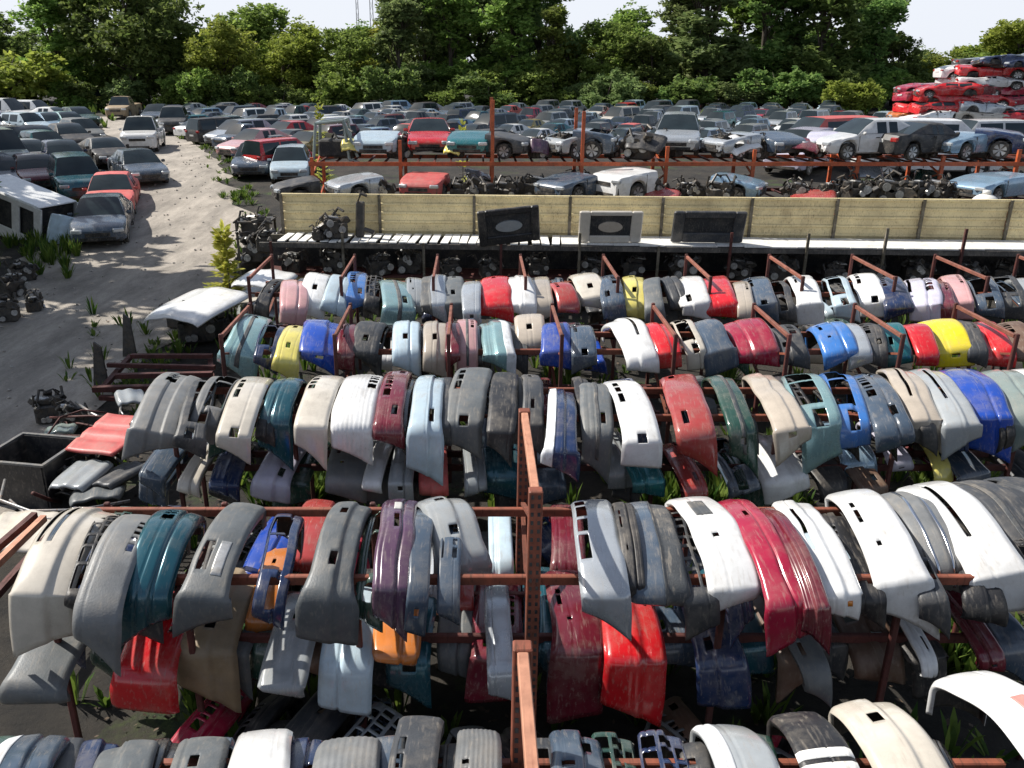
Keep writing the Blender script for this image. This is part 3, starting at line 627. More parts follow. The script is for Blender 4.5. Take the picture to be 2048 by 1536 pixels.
def row_of(key, phrase, items):
    out = []
    for it in items:
        colour, fx, fy, nx, ny, ey, wpx, style = it[:8]; kw = it[8] if len(it) > 8 else {}
        F = at(fx, fy, ZC); N = at(nx, ny, ZC); ez = aty(nx, ey + {'A': 14, 'B': 14, 'C': 10, 'D': 0, 'E': 0}[key], N.y - .03).z; w = wpx / (FPX / depth(N))
        o = bumper(colour, F, N, ez, min(.75, max(.18, w * {'A': 1.12, 'B': 1.08, 'C': .96, 'D': .92, 'E': .95}[key])), style, key, **kw); out.append((nx, colour, style, o))
    for i, (x, colour, style, o) in enumerate(out):
        l = out[i - 1][1] if i else None; r = out[i + 1][1] if i + 1 < len(out) else None
        wd_ = WORDS[style]
        if l and r: s = f'{colour} {wd_} bumper cover between the {l} and {r} ones in the {phrase}'
        elif r: s = f'{colour} {wd_} bumper cover at the left end of the {phrase}'
        else: s = f'{colour} {wd_} bumper cover at the right end of the {phrase}'
        if len(s.split()) > 16: s = s.replace(wd_ + ' ', '', 1)
        if len(s.split()) > 16: s = s.replace(' cover', '', 1)
        tag(o, s, 'bumper cover', 'bumper covers in the ' + phrase); del o['_row']
    ROWS[key] = out
row_of('A', 'first shelf-side row', [
 ('pink', 592, 548, 588, 612, 640, 52, 'plain'), ('white', 645, 545, 622, 600, 630, 48, 'holes'), ('pale blue', 690, 552, 668, 602, 625, 42, 'smooth'), ('mid blue', 716, 542, 712, 595, 620, 38, 'front'), ('black', 750, 548, 745, 600, 620, 30, 'frame'),
 ('pale teal', 780, 550, 800, 612, 640, 58, 'strip', {'roll': .05}), ('pale grey', 828, 556, 833, 602, 620, 34, 'plain'), ('silver', 868, 552, 866, 606, 640, 50, 'valance'), ('grey', 905, 545, 906, 605, 640, 42, 'holes'), ('silver', 946, 560, 943, 618, 645, 36, 'smooth'),
 ('red', 990, 550, 992, 608, 640, 58, 'smooth', {'warp': .02}), ('white', 1028, 540, 1046, 606, 632, 54, 'plain'), ('beige', 1076, 550, 1087, 604, 640, 38, 'plain'), ('brick red', 1112, 572, 1142, 604, 620, 40, 'smooth'), ('cream', 1160, 546, 1188, 592, 615, 54, 'holes'),
 ('slate', 1214, 546, 1226, 602, 640, 42, 'front'), ('pale yellow', 1262, 545, 1273, 602, 632, 44, 'holes'), ('grey', 1302, 552, 1308, 612, 640, 32, 'plain'), ('dark grey', 1332, 552, 1355, 596, 620, 36, 'plain'), ('white', 1364, 546, 1392, 604, 636, 56, 'plain'),
 ('red', 1416, 548, 1440, 606, 634, 60, 'smooth'), ('beige', 1478, 560, 1492, 612, 640, 30, 'plain'), ('slate', 1506, 552, 1528, 606, 640, 46, 'fog'), ('dark grey', 1545, 552, 1566, 606, 640, 40, 'big'), ('white', 1588, 550, 1620, 605, 645, 46, 'smooth'),
 ('pale blue', 1660, 556, 1690, 606, 640, 40, 'big'), ('white', 1712, 545, 1752, 598, 625, 48, 'fog'), ('navy', 1757, 546, 1800, 606, 630, 46, 'plain'), ('lilac', 1832, 550, 1850, 608, 645, 58, 'lowgrille'), ('maroon', 1868, 550, 1890, 610, 645, 36, 'plain'), ('pink', 1890, 548, 1926, 602, 630, 36, 'plain'),
 ('slate', 1940, 552, 1982, 606, 630, 44, 'big'), ('dark grey', 1982, 548, 2032, 604, 630, 44, 'big'), ('pale grey', 2020, 552, 2075, 606, 630, 40, 'front')])
row_of('B', 'second shelf-side row', [
 ('pale teal', 522, 630, 478, 700, 765, 60, 'strip', {'flare': .3}), ('navy', 556, 650, 530, 712, 740, 44, 'big'), ('pale yellow', 600, 652, 572, 716, 760, 46, 'holes', {'warp': .025}), ('blue', 655, 640, 638, 705, 742, 82, 'smooth'), ('maroon', 700, 650, 690, 705, 735, 36, 'plain'), ('dark grey', 752, 648, 724, 702, 725, 56, 'holes'),
 ('pale blue', 815, 640, 812, 702, 752, 54, 'holes'), ('beige', 876, 640, 868, 708, 755, 46, 'holes'), ('maroon', 908, 645, 905, 705, 735, 28, 'plain'), ('pink', 930, 642, 936, 698, 740, 40, 'strip'), ('pale teal', 984, 640, 1000, 706, 745, 58, 'upper'), ('beige', 1058, 642, 1062, 682, 715, 58, 'holes'),
 ('blue', 1112, 652, 1112, 700, 735, 54, 'smooth'), ('slate', 1160, 650, 1168, 706, 740, 48, 'fog'), ('white', 1226, 634, 1290, 712, 745, 64, 'slot'), ('red', 1298, 646, 1340, 704, 730, 54, 'smooth'), ('cream', 1352, 642, 1392, 700, 735, 40, 'big'), ('slate', 1392, 646, 1440, 700, 740, 54, 'plain', {'flare': .25}),
 ('crimson', 1468, 640, 1520, 700, 735, 80, 'smooth'), ('dark grey', 1552, 648, 1590, 702, 735, 52, 'front'), ('mid blue', 1640, 650, 1686, 702, 730, 66, 'smooth'), ('silver', 1678, 645, 1722, 702, 730, 44, 'plain'), ('dark grey', 1730, 650, 1756, 702, 735, 42, 'front'), ('teal', 1764, 645, 1797, 700, 728, 46, 'plain'),
 ('red', 1812, 650, 1860, 706, 725, 44, 'smooth'), ('yellow', 1856, 640, 1914, 696, 728, 68, 'smooth'), ('dark grey', 1908, 646, 1958, 700, 730, 34, 'plain'), ('red', 1938, 640, 2000, 700, 730, 62, 'smooth'), ('brown', 2000, 645, 2060, 700, 730, 50, 'front')])
row_of('C', 'middle row', [
 ('mid grey', 372, 744, 305, 862, 930, 96, 'squares', {'prof': 'channel', 'tip': -1}), ('dark grey', 410, 760, 382, 872, 912, 60, 'big'), ('mid grey', 462, 750, 405, 842, 892, 66, 'big', {'flip': -1}), ('cream', 520, 748, 466, 868, 925, 74, 'fog', {'flip': 1, 'tip': 1}), ('dark teal', 592, 752, 546, 836, 940, 66, 'smooth', {'prof': 'crease'}),
 ('cream', 662, 748, 620, 850, 938, 72, 'grille'), ('white', 735, 744, 702, 850, 928, 92, 'grille', {'prof': 'ribs', 'tip': 1}), ('maroon', 800, 736, 775, 850, 895, 60, 'front'), ('pale blue', 866, 744, 848, 856, 972, 66, 'plain', {'prof': 'step', 'flare': .2}),
 ('grey', 950, 730, 928, 842, 915, 86, 'fog', {'tip': 1}), ('black', 1010, 742, 1002, 862, 930, 62, 'plain'), ('dark grey', 1060, 748, 1066, 848, 910, 44, 'holes'), ('navy', 1125, 718, 1122, 898, 962, 66, 'upper', {'flare': .25, 'Lfix': 1.9}), ('grey', 1186, 758, 1196, 862, 965, 70, 'strip'),
 ('white', 1222, 730, 1288, 880, 935, 80, 'fog', {'prof': 'flat', 'flip': 1}), ('brick red', 1345, 734, 1392, 862, 955, 84, 'smooth', {'prof': 'flat', 'bow': .16}), ('dark green', 1424, 744, 1490, 850, 960, 60, 'strip'), ('beige', 1510, 744, 1582, 856, 925, 72, 'plain', {'prof': 'step', 'flare': .15}),
 ('pale teal', 1590, 742, 1642, 838, 945, 86, 'big', {'flip': 1}), ('mid blue', 1662, 736, 1712, 842, 895, 70, 'big', {'flip': 1}), ('slate', 1716, 740, 1790, 852, 900, 74, 'front'), ('beige', 1778, 734, 1856, 838, 908, 66, 'slot'), ('pale grey', 1838, 735, 1928, 846, 915, 72, 'slot'),
 ('blue', 1908, 734, 1988, 832, 925, 86, 'smooth', {'prof': 'crease'}), ('grey green', 1976, 734, 2062, 832, 900, 84, 'plain'), ('white', 2034, 734, 2140, 825, 880, 80, 'slot')])
row_of('D', 'big front row', [
 ('cream', 200, 1008, 72, 1190, 1335, 128, 'slots', {'flip': 1, 'tip': -1, 'flare': .1}), ('black', 214, 1060, 165, 1195, 1260, 70, 'frame', {'prof': 'flat'}), ('mid grey', 298, 1012, 182, 1228, 1375, 104, 'plain', {'prof': 'flat', 'roll': .0}), ('dark teal', 376, 1004, 282, 1188, 1335, 116, 'squares', {'prof': 'crease', 'flip': 1, 'roll': .05}),
 ('grey', 500, 1000, 402, 1192, 1300, 98, 'insert', {'prof': 'flat', 'flare': .32, 'flip': 1}), ('grey', 712, 990, 650, 1190, 1310, 96, 'holes', {'prof': 'step', 'flare': .45, 'tip': 1}), ('purple', 806, 990, 782, 1178, 1300, 84, 'number', {'prof': 'crease'}), ('slate', 846, 1000, 836, 1188, 1290, 44, 'plain'),
 ('pale grey', 878, 984, 928, 1118, 1185, 118, 'holes', {'prof': 'step', 'flare': .18, 'tip': 1, 'roll': -.05, 'flip': 1}), ('silver', 1178, 992, 1212, 1190, 1300, 106, 'ladder', {'prof': 'flat', 'flip': 1, 'tip': 1}), ('black', 1240, 1000, 1270, 1170, 1230, 44, 'plain'), ('slate', 1286, 988, 1326, 1180, 1240, 122, 'valance', {'prof': 'step', 'flip': 1}),
 ('white', 1374, 984, 1482, 1178, 1250, 118, 'plate', {'prof': 'flat', 'flip': 1, 'tip': -1}), ('crimson', 1452, 988, 1582, 1206, 1325, 84, 'smooth', {'prof': 'crease', 'flare': .35, 'tip': -1}), ('maroon', 1520, 1010, 1640, 1216, 1330, 52, 'plain'), ('white', 1580, 990, 1690, 1188, 1265, 104, 'marker', {'prof': 'step', 'flip': 1}),
 ('white', 1688, 974, 1812, 1164, 1305, 114, 'smooth', {'prof': 'flat', 'flip': 1, 'tip': 1, 'roll': -.06}), ('mid grey', 1786, 966, 1908, 1132, 1225, 112, 'twostrip', {'flip': 1}), ('white', 1832, 960, 2010, 1150, 1245, 124, 'slot', {'prof': 'flat', 'flip': 1}), ('dark grey', 1905, 960, 2075, 1095, 1200, 110, 'strip'), ('dark grey', 1990, 966, 2170, 1090, 1190, 110, 'plain')])
row_of('E', 'bottom edge row', [
 ('slate', 60, 1500, -60, 1850, 2000, 160, 'upper'), ('grey', 255, 1512, 190, 1850, 2000, 150, 'plain'), ('grey', 405, 1495, 340, 1850, 2000, 130, 'holes'), ('white', 525, 1476, 490, 1850, 2000, 150, 'smooth', {'warp': .03}), ('mid grey', 700, 1494, 680, 1850, 2000, 170, 'plain', {'prof': 'ribs'}), ('dark grey', 848, 1424, 800, 1800, 2000, 120, 'fog'),
 ('mid grey', 956, 1462, 950, 1850, 2000, 118, 'plain', {'prof': 'ribs'}), ('slate', 1148, 1470, 1170, 1850, 2000, 140, 'front'), ('pale grey', 1452, 1480, 1560, 1800, 2000, 150, 'upper'), ('black', 1588, 1424, 1740, 1750, 1900, 130, 'stripes', {'flip': 1}), ('cream', 1742, 1430, 1920, 1720, 1850, 165, 'holes', {'flip': 1, 'prof': 'step'}), ('white', 1960, 1384, 2230, 1640, 1750, 170, 'pinkpatch', {'flip': 1})])
# the lower tier: ends that show in the gaps below the top covers
LOW = [  # colour, x, y of the bend, bottom y, width px, style, what it shows below, extra
 ('navy', 112, 1240, 1345, 100, 'smooth', 'beside the cream and mid grey covers in the big front row'), ('grey', 60, 1375, 1430, 120, 'plain', 'under the cream slotted cover at the left edge'),
 ('red', 282, 1350, 1440, 118, 'plain', 'under the dark teal cover in the big front row'), ('tan', 402, 1300, 1440, 120, 'holes', 'crumpled under the metal-inset grey cover'), ('blue', 515, 1150, 1190, 80, 'smooth', 'in the gap behind the bare rail'),
 ('brick red', 600, 1120, 1180, 70, 'smooth', 'beside the blue end in the gap behind the bare rail'), ('orange', 520, 1240, 1320, 60, 'smooth', 'in the gap below the bare rail'), ('pale grey', 560, 1375, 1410, 100, 'plain', 'below the orange end under the bare rail'),
 ('pale blue', 690, 1335, 1440, 110, 'smooth', 'under the flared grey cover'), ('orange', 790, 1310, 1335, 100, 'plain', 'crossing under the purple cover'), ('silver', 885, 1185, 1275, 70, 'smooth', 'tucked under the pale grey cover'), ('brick red', 925, 1200, 1400, 40, 'plain', 'hanging behind the tucked silver end'),
 ('pale blue', 1003, 1130, 1170, 50, 'smooth', 'close left of the tall centre frame'), ('silver', 1004, 1340, 1420, 56, 'smooth', 'low beside the tall centre frame'), ('maroon', 1140, 1130, 1260, 70, 'plain', 'just right of the tall centre frame'), ('maroon', 1162, 1300, 1490, 104, 'plain', 'under the silver ladder-grilled cover'),
 ('red', 1275, 1320, 1470, 130, 'smooth', 'twisted under the slate two-tone cover'), ('navy', 1450, 1325, 1435, 96, 'smooth', 'under the white plate-recessed cover'), ('grey', 1640, 1340, 1430, 60, 'plain', 'under the crimson and maroon covers'), ('pale blue', 1742, 1195, 1365, 150, 'smooth', 'hanging under the amber-lamped white cover'),
 ('white', 1862, 1325, 1370, 40, 'plain', 'small one below the chrome-lined cover'), ('maroon', 1992, 1310, 1360, 50, 'plain', 'near the right edge below the large white cover'), ('slate', 2040, 1290, 1390, 70, 'plain', 'at the right edge below the large white cover'),
 ('slate', 302, 950, 1000, 60, 'smooth', 'under the mid grey square-holed cover in the middle row'), ('cream', 372, 962, 1000, 40, 'smooth', 'small one under the dark grey cover in the middle row'), ('navy', 445, 965, 1010, 60, 'plain', 'under the cream fog-holed cover'), ('lilac', 540, 960, 1010, 70, 'plain', 'under the dark teal cover in the middle row'),
 ('mid grey', 690, 958, 1010, 86, 'plain', 'under the white ribbed cover in the middle row'), ('white', 742, 965, 985, 40, 'smooth', 'small one peeking out under the white ribbed cover'), ('pale grey', 800, 965, 1010, 50, 'plain', 'beside the flared pale blue cover'), ('faded red', 866, 962, 985, 60, 'plain', 'below the flared pale blue cover'),
 ('pale grey', 952, 960, 1000, 46, 'plain', 'below the grey fog-holed cover'), ('dark teal', 1000, 940, 1010, 80, 'smooth', 'left of the tall centre frame behind the bare rail'), ('teal', 1300, 960, 1005, 70, 'smooth', 'under the white fog-holed cover'), ('pale grey', 1245, 940, 985, 60, 'plain', 'under the grey striped cover in the middle row'),
 ('brick red', 1395, 975, 1010, 50, 'plain', 'under the brick red cover in the middle row'), ('slate', 1490, 960, 1000, 60, 'big', 'under the dark green cover in the middle row'), ('white', 1575, 955, 1010, 96, 'smooth', 'under the beige cover in the middle row'), ('light blue', 1722, 915, 975, 70, 'smooth', 'under the mid blue wide-mouthed cover'), ('lilac', 1802, 915, 950, 44, 'smooth', 'small one under the slate front cover'),
 ('pale yellow', 1896, 935, 965, 36, 'smooth', 'under the pale grey slotted cover'), ('slate', 1955, 945, 985, 60, 'plain', 'under the blue cover in the middle row'),
 ('white', 765, 715, 745, 48, 'smooth', 'peeking up between the dark grey and pale blue covers'), ('blue', 1188, 722, 755, 40, 'smooth', 'beside the slate cover of the second shelf-side row'), ('beige', 1640, 690, 740, 64, 'smooth', 'rounded one under the mid blue cover'), ('red', 1856, 690, 725, 50, 'smooth', 'rounded one under the yellow cover'),
 ('cream', 592, 618, 660, 64, 'plain', 'under the pink cover by the shelf'), ('navy', 870, 625, 655, 50, 'plain', 'under the silver two-tone cover by the shelf'), ('dark grey', 1100, 620, 650, 50, 'plain', 'under the beige cover by the shelf'), ('black', 1205, 620, 650, 60, 'plain', 'under the cream holed cover by the shelf'), ('pale blue', 1680, 620, 660, 60, 'big', 'under the pale blue cover by the shelf')]
for it in LOW:
    colour, nx, ny, ey, wpx, style, where = it[:7]
    rowz = 1.25 if ny > 1000 else 1.3
    N = at(nx, ny, rowz); ez = aty(nx, ey, N.y - .02).z; w = min(.7, wpx / (FPX / depth(N))); F = N + Vector((random.uniform(-.12, .12), 1.5, 0))
    o = bumper(colour, F, N, ez, w, style, 'low', Lfix=1.35, bow=.08)
    del o['_row']; s = f'{colour} bumper end on the lower tier, {where}'
    tag(o, s if len(s.split()) <= 16 else s.replace(' on the lower tier', '').replace(' cover in', ' in'), 'bumper cover', 'bumper covers on the lower tiers')
for key, phrase, fy, ny, xs_f in (('D', 'big front row', 1010, 1195, (150, 262, 352, 470, 585, 690, 765, 905, 1345, 1420, 1530, 1650, 1765, 1865, 1985)), ('C', 'middle row', 752, 850, (345, 440, 500, 580, 655, 730, 815, 890, 965, 1030, 1155, 1245, 1335, 1440, 1545, 1610, 1680, 1745, 1815, 1895, 1965)), ('E', 'bottom edge row', 1490, 1850, (0, 130, 200, 330, 460, 610, 775, 900, 1080, 1230, 1320, 1400, 1520, 1660, 1850)), ('B', 'second shelf-side row', 646, 704, (505, 700, 765, 845, 960, 1030, 1140, 1255, 1440, 1610, 1720, 1935)), ('A', 'first shelf-side row', 556, 606, (560, 610, 760, 905, 1110, 1330, 1485, 1645, 1700, 1820, 1960))):
    seen = {}
    for px in xs_f:
        c = random.choice(('black', 'dark grey', 'black', 'slate', 'glossy black', 'dark grey', 'navy', 'dark green')); zc = 1.97 + random.uniform(-.05, .02); lean = (px - VX) * (.13 if key in 'DCE' else .09)
        F = at(px, fy, zc); N = at(px + lean + random.uniform(-6, 6), ny, zc); o = bumper(c, F, N, zc - random.uniform(.3, .55), random.uniform(.16, .30), random.choice(('front', 'frame', 'big', 'plain', 'lowgrille', 'grille')), key, bow=random.uniform(.06, .13)); del o['_row']
        seen[c] = seen.get(c, 0) + 1; tag(o, f'narrow {c} bumper wedged between others in the {phrase}, {ORD[seen[c]-1]} of its colour', 'bumper cover', 'narrow dark bumpers wedged in the ' + phrase)
k = 0
for key, phrase, y0, xs0, xs1, n in (('A', 'first shelf-side row', 15.0, -4.4, 10, 8), ('B', 'second shelf-side row', 11.75, -4, 8.6, 8), ('C', 'middle row', 9.2, -4.2, 7.2, 14), ('D', 'big front row', 5.95, -3.5, 4.2, 20)):
    seen = {}
    for i in range(n):
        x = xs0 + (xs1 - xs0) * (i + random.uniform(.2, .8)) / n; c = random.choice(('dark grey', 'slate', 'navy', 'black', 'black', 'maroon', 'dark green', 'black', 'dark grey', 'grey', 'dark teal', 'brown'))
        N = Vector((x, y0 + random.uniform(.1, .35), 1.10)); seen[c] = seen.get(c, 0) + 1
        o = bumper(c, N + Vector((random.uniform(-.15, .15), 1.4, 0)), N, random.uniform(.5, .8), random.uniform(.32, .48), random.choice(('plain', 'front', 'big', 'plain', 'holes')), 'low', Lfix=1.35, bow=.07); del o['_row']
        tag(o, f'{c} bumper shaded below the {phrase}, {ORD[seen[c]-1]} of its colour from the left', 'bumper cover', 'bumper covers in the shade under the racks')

for i in range(64):
    y = random.choice((random.uniform(4.6, 5.6), random.uniform(7.7, 9.1), random.uniform(4.3, 5.4), random.uniform(2.2, 4.0))); x = random.uniform(-.5 * y, .66 * y); c = random.choice(('black', 'dark grey', 'grey', 'navy', 'brown', 'mid grey', 'slate', 'black', 'pale grey', 'crimson'))
    N = Vector((x, y, random.uniform(.25, .5))); o = bumper(c, N + Vector((random.uniform(-.6, .6), 1.0, 0)), N, .1, random.uniform(.3, .45), random.choice(('frame', 'big', 'front', 'plain')), 'low', Lfix=1.2, bow=.08, roll=random.uniform(-.5, .5), base='bumper_fragment'); del o['_row']
    n = sum(1 for q in COL.objects if q.get('label', '').startswith(f'{c} broken bumper')); tag(o, f'{c} broken bumper piece on the ground between the racks, {ORD[n]} of its colour', 'bumper piece', 'broken bumper pieces on the ground')
# ------------------------------------------------------------------ cars
KIND = {  # length, width, height, deck line [(t, z)], greenhouse (cowl, roof front, roof rear, rear base), belt
 'sedan': (4.6, 1.78, 1.43, [(0, .60), (.02, .70), (.06, .76), (.27, .93), (.34, .96), (.80, 1.01), (.83, 1.02), (.96, .98), (.985, .90), (1, .74)], (.26, .42, .66, .83)),
 'hatchback': (4.1, 1.72, 1.48, [(0, .60), (.02, .72), (.06, .78), (.25, .96), (.9, 1.03), (.985, .98), (1, .8)], (.24, .40, .84, .965)),
 'wagon': (4.7, 1.78, 1.48, [(0, .60), (.02, .72), (.06, .77), (.26, .95), (.9, 1.02), (.985, .98), (1, .8)], (.25, .40, .88, .975)),
 'suv': (4.6, 1.86, 1.75, [(0, .72), (.015, .88), (.05, .98), (.24, 1.10), (.9, 1.16), (.985, 1.12), (1, .85)], (.23, .36, .90, .975)),
 'van': (5.0, 1.92, 1.95, [(0, .70), (.015, .85), (.05, .96), (.18, 1.12), (.9, 1.18), (.985, 1.14), (1, .85)], (.16, .33, .94, .985)),
 'pickup': (5.3, 1.92, 1.80, [(0, .75), (.012, .92), (.04, 1.02), (.24, 1.12), (.3, 1.16), (.56, 1.16), (.58, 1.14), (.985, 1.14), (1, .9)], (.24, .35, .53, .57)),
 'coupe': (4.5, 1.8, 1.30, [(0, .55), (.02, .64), (.06, .70), (.30, .87), (.8, .98), (.96, .95), (1, .74)], (.30, .45, .62, .86)),
}
def lerpl(P, t):
    for (a, u), (b, v) in zip(P, P[1:]):
        if t <= b: return u + (v - u) * (t - a) / max(1e-6, b - a)
    return P[-1][1]
WR = {'suv': .36, 'van': .35, 'pickup': .37}
def car_parts(kind, cut=None, hood=True):
    Ln, Wd, Ht, deck, gh = KIND[kind]; wr = WR.get(kind, .31); wt = (.185, .80); P = {k: MB() for k in ('body', 'windows', 'dark', 'lamp', 'tail', 'plate', 'engine')}
    P['wheels'] = []
    T = sorted(set([0, .006, .018, .035, .06, .09] + [w + d for w in wt for d in (-.085, -.075, -.06, -.04, -.02, 0, .02, .04, .06, .075, .085)] + [.3, .34, .4, .46, .52, .58, .64, .69, .91, .94, .965, .985, .996, 1] + [gh[0], gh[3]]))
    if cut: T = [t for t in T if t < cut] + [cut]
    lat = [(.84, 0), (.965, .06), (1.0, .42), (.995, .66), (.985, .80), (.93, .965), (.80, 1.0), (.40, 1.015), (0, 1.02)]
    V = []; nl = len(lat) * 2 - 1; b = P['body']
    for t in T:
        hw = Wd / 2 * (1 - .20 * max(0, 1 - t / .10) ** 2.2 - .12 * max(0, (t - .92) / .08) ** 2); zt = lerpl(deck, t); zb = .22 + .08 * (t < .02) + .06 * (t > .99); y = -Ln / 2 + t * Ln
        for w in wt:
            dy = (t - w) * Ln; ra = wr + .075
            if abs(dy) < ra: zb = max(zb, wr + math.sqrt(ra * ra - dy * dy) * .98)
        row = []
        for (fx, fz) in lat: row.append((hw * fx, y, zb + (.06 if fz == .06 else (zt - zb) * fz)))
        full = [(-x, yy, z) for x, yy, z in row] + [(x, yy, z) for x, yy, z in reversed(row[:-1])]
        V += full
    hoodset = lambda i: (not hood) and .05 < T[i] < gh[0] - .02
    F = []
    for i in range(len(T) - 1):
        for j in range(nl - 1):
            if hoodset(i) and 6 <= j < nl - 7: continue
            F.append((i * nl + j, i * nl + j + 1, (i + 1) * nl + j + 1, (i + 1) * nl + j))
    F += [tuple(range(nl - 1, -1, -1))]
    if not cut: F += [tuple(range((len(T) - 1) * nl, len(T) * nl))]
    b.add(V, F)
    d = P['dark']
    zc = lerpl(deck, .01)
    d.box((0, 0 if not cut else -Ln / 2 + cut * Ln / 2, .42), (Wd * .86, (Ln if not cut else cut * Ln) * .94, .36))           # underbody and wells
    if cut: d.box((0, -Ln / 2 + cut * Ln - .02, .60), (Wd * .90, .05, .62))
    d.box((0, -Ln / 2 - .004, zc - .17), (Wd * .44, .05, .13)); d.box((0, -Ln / 2 - .004, .34), (Wd * .62, .05, .10))
    for s in (-1, 1):
        P['lamp'].box((s * Wd * .355, -Ln / 2 + .075, zc - .05), (Wd * .2, .20, .14), (0, 0, s * .30), 0, .03)
        if not cut: P['tail'].box((s * Wd * .385, Ln / 2 - .07, lerpl(deck, .97) - .13), (Wd * .16, .16, .17), (0, 0, -s * .15), 0, .03)
    for s in (-1, 1):
        for tt in ((gh[0] + .015, (gh[0] + gh[3]) / 2 - .01, gh[2] - .03) if kind != 'pickup' else (gh[0] + .015, gh[3] - .02)):
            if cut and tt > cut - .03: continue
            z1 = lerpl(deck, tt); d.box((s * (Wd / 2 - .012), -Ln / 2 + tt * Ln, .30 + (z1 - .30) * .48), (.03, .012, (z1 - .30) * .86))
        if not cut:
            b.box((s * (Wd / 2 + .05), -Ln / 2 + (gh[0] + .045) * Ln, lerpl(deck, gh[0]) + .06), (.17, .08, .12), None, 0, .03)
            for tt in (.44, .60): d.box((s * (Wd / 2 - .004), -Ln / 2 + tt * Ln, lerpl(deck, tt) - .16), (.03, .16, .028))
    if not cut: P['plate'].box((0, Ln / 2 + .005, .72), (.5, .02, .13))
    for w in wt:
        if cut and w > cut: continue
        for s in (-1, 1):
            m = MB(); n = 18; x0 = s * (Wd / 2 - .20); x1 = s * (Wd / 2 - .012); y = -Ln / 2 + w * Ln
            ring = [(x0, wr * .93), (x0 + (x1 - x0) * .12, wr), (x0 + (x1 - x0) * .85, wr), (x1, wr * .93), (x1 - s * .01, wr * .66)]
            Vv = [(x, y + r * math.cos(6.2832 * k / n), wr + r * math.sin(6.2832 * k / n)) for x, r in ring for k in range(n)]
            m.add(Vv, [(a * n + k, a * n + (k + 1) % n, (a + 1) * n + (k + 1) % n, (a + 1) * n + k) for a in range(4) for k in range(n)], 0)
            o = len(m.v); m.v += [(x1 - s * .01, y + wr * .66 * math.cos(6.2832 * k / n), wr + wr * .66 * math.sin(6.2832 * k / n)) for k in range(n)] + [(x1 - s * .035, y, wr)]
            for k in range(n): m.f.append((o + k, o + (k + 1) % n, o + n)); m.mi.append(1 if k % 3 else 0)
            P['wheels'].append(m)
    if cut:
        if not hood: junk(P['engine'], Vector((0, -Ln / 2 + .55, .72)), .62, 5)
        return P
    # greenhouse
    c, r0, r1, bk = gh; mid = (r0 + r1) / 2; S = [(c, 0), (c + (r0 - c) * .5, .56), (r0, 1), (r0 + .02, 1), (mid - .012, 1.02), (mid + .012, 1.02), (r1 - .03, 1), (r1, .98), (r1 + (bk - r1) * .5, .55), (bk, 0)]
    G = []; ng = 9
    for t, k in S:
        y = -Ln / 2 + t * Ln; zb = lerpl(deck, t) - .01; zr = zb + (Ht - zb) * k; bw = Wd / 2 * .93; rw = Wd / 2 * .70
        kk = min(1, k); w1 = bw + (rw - bw) * .80 * kk; w2 = bw + (rw - bw) * kk; zs = zb + (zr - zb) * .84
        row = [(bw, y, zb), (w1, y, zs), (w2 - .01, y, zr - .015 * kk), (w2 * .82 - .0, y, zr + .008 * kk), (0, y, zr + .028 * kk)]
        G += [(-x, yy, z) for x, yy, z in row] + [(x, yy, z) for x, yy, z in reversed(row[:-1])]
    for i in range(len(S) - 1):
        for j in range(ng - 1):
            f = (i * ng + j, i * ng + j + 1, (i + 1) * ng + j + 1, (i + 1) * ng + j); side = j in (0, ng - 2)
            gl = (i in (0, 1) and 2 <= j <= 5) or (i in (7, 8) and 2 <= j <= 5) or (side and i in (3, 5)) or (side and i == 1 and kind in ('sedan', 'coupe', 'hatchback', 'wagon', 'van', 'suv') and 0)
            tgt = P['windows'] if gl else b
            tgt.add([G[q] for q in f], [(0, 1, 2, 3)])
    return P
def junk(mb, c, s, seed, mi=0):
    """an engine-like heap: block, head, covers, pulleys, hoses"""
    r = random.Random(seed); c = Vector(c)
    mb.box(c + Vector((0, 0, -.1 * s)), (s * .8, s * .65, s * .55), (0, 0, r.uniform(-.2, .2)), mi, s * .05)
    mb.box(c + Vector((r.uniform(-.1, .1) * s, 0, .25 * s)), (s * .68, s * .34, s * .2), (0, .1, r.uniform(-.2, .2)), mi, s * .04)
    for i in range(7):
        p = c + Vector((r.uniform(-.5, .5), r.uniform(-.42, .42), r.uniform(-.2, .4))) * s; mb.box(p, (s * r.uniform(.1, .3), s * r.uniform(.1, .26), s * r.uniform(.08, .26)), (r.random(), r.random(), r.random()), mi, s * .02)
    for i in range(5):
        p = c + Vector((r.uniform(-.45, .45), -.36, r.uniform(-.25, .3))) * s; rr = s * r.uniform(.06, .15); mb.tube([p, p + Vector((0, -s * .08, 0))], rr, 12, mi)
    for i in range(6):
        a = c + Vector((r.uniform(-.5, .5), r.uniform(-.4, .4), r.uniform(.1, .4))) * s; b = a + Vector((r.uniform(-.5, .5), r.uniform(-.4, .4), r.uniform(-.1, .35))) * s
        mb.tube([a, a.lerp(b, .5) + Vector((0, 0, s * .18)), b], s * r.uniform(.015, .045), 6, mi)
CM = {}
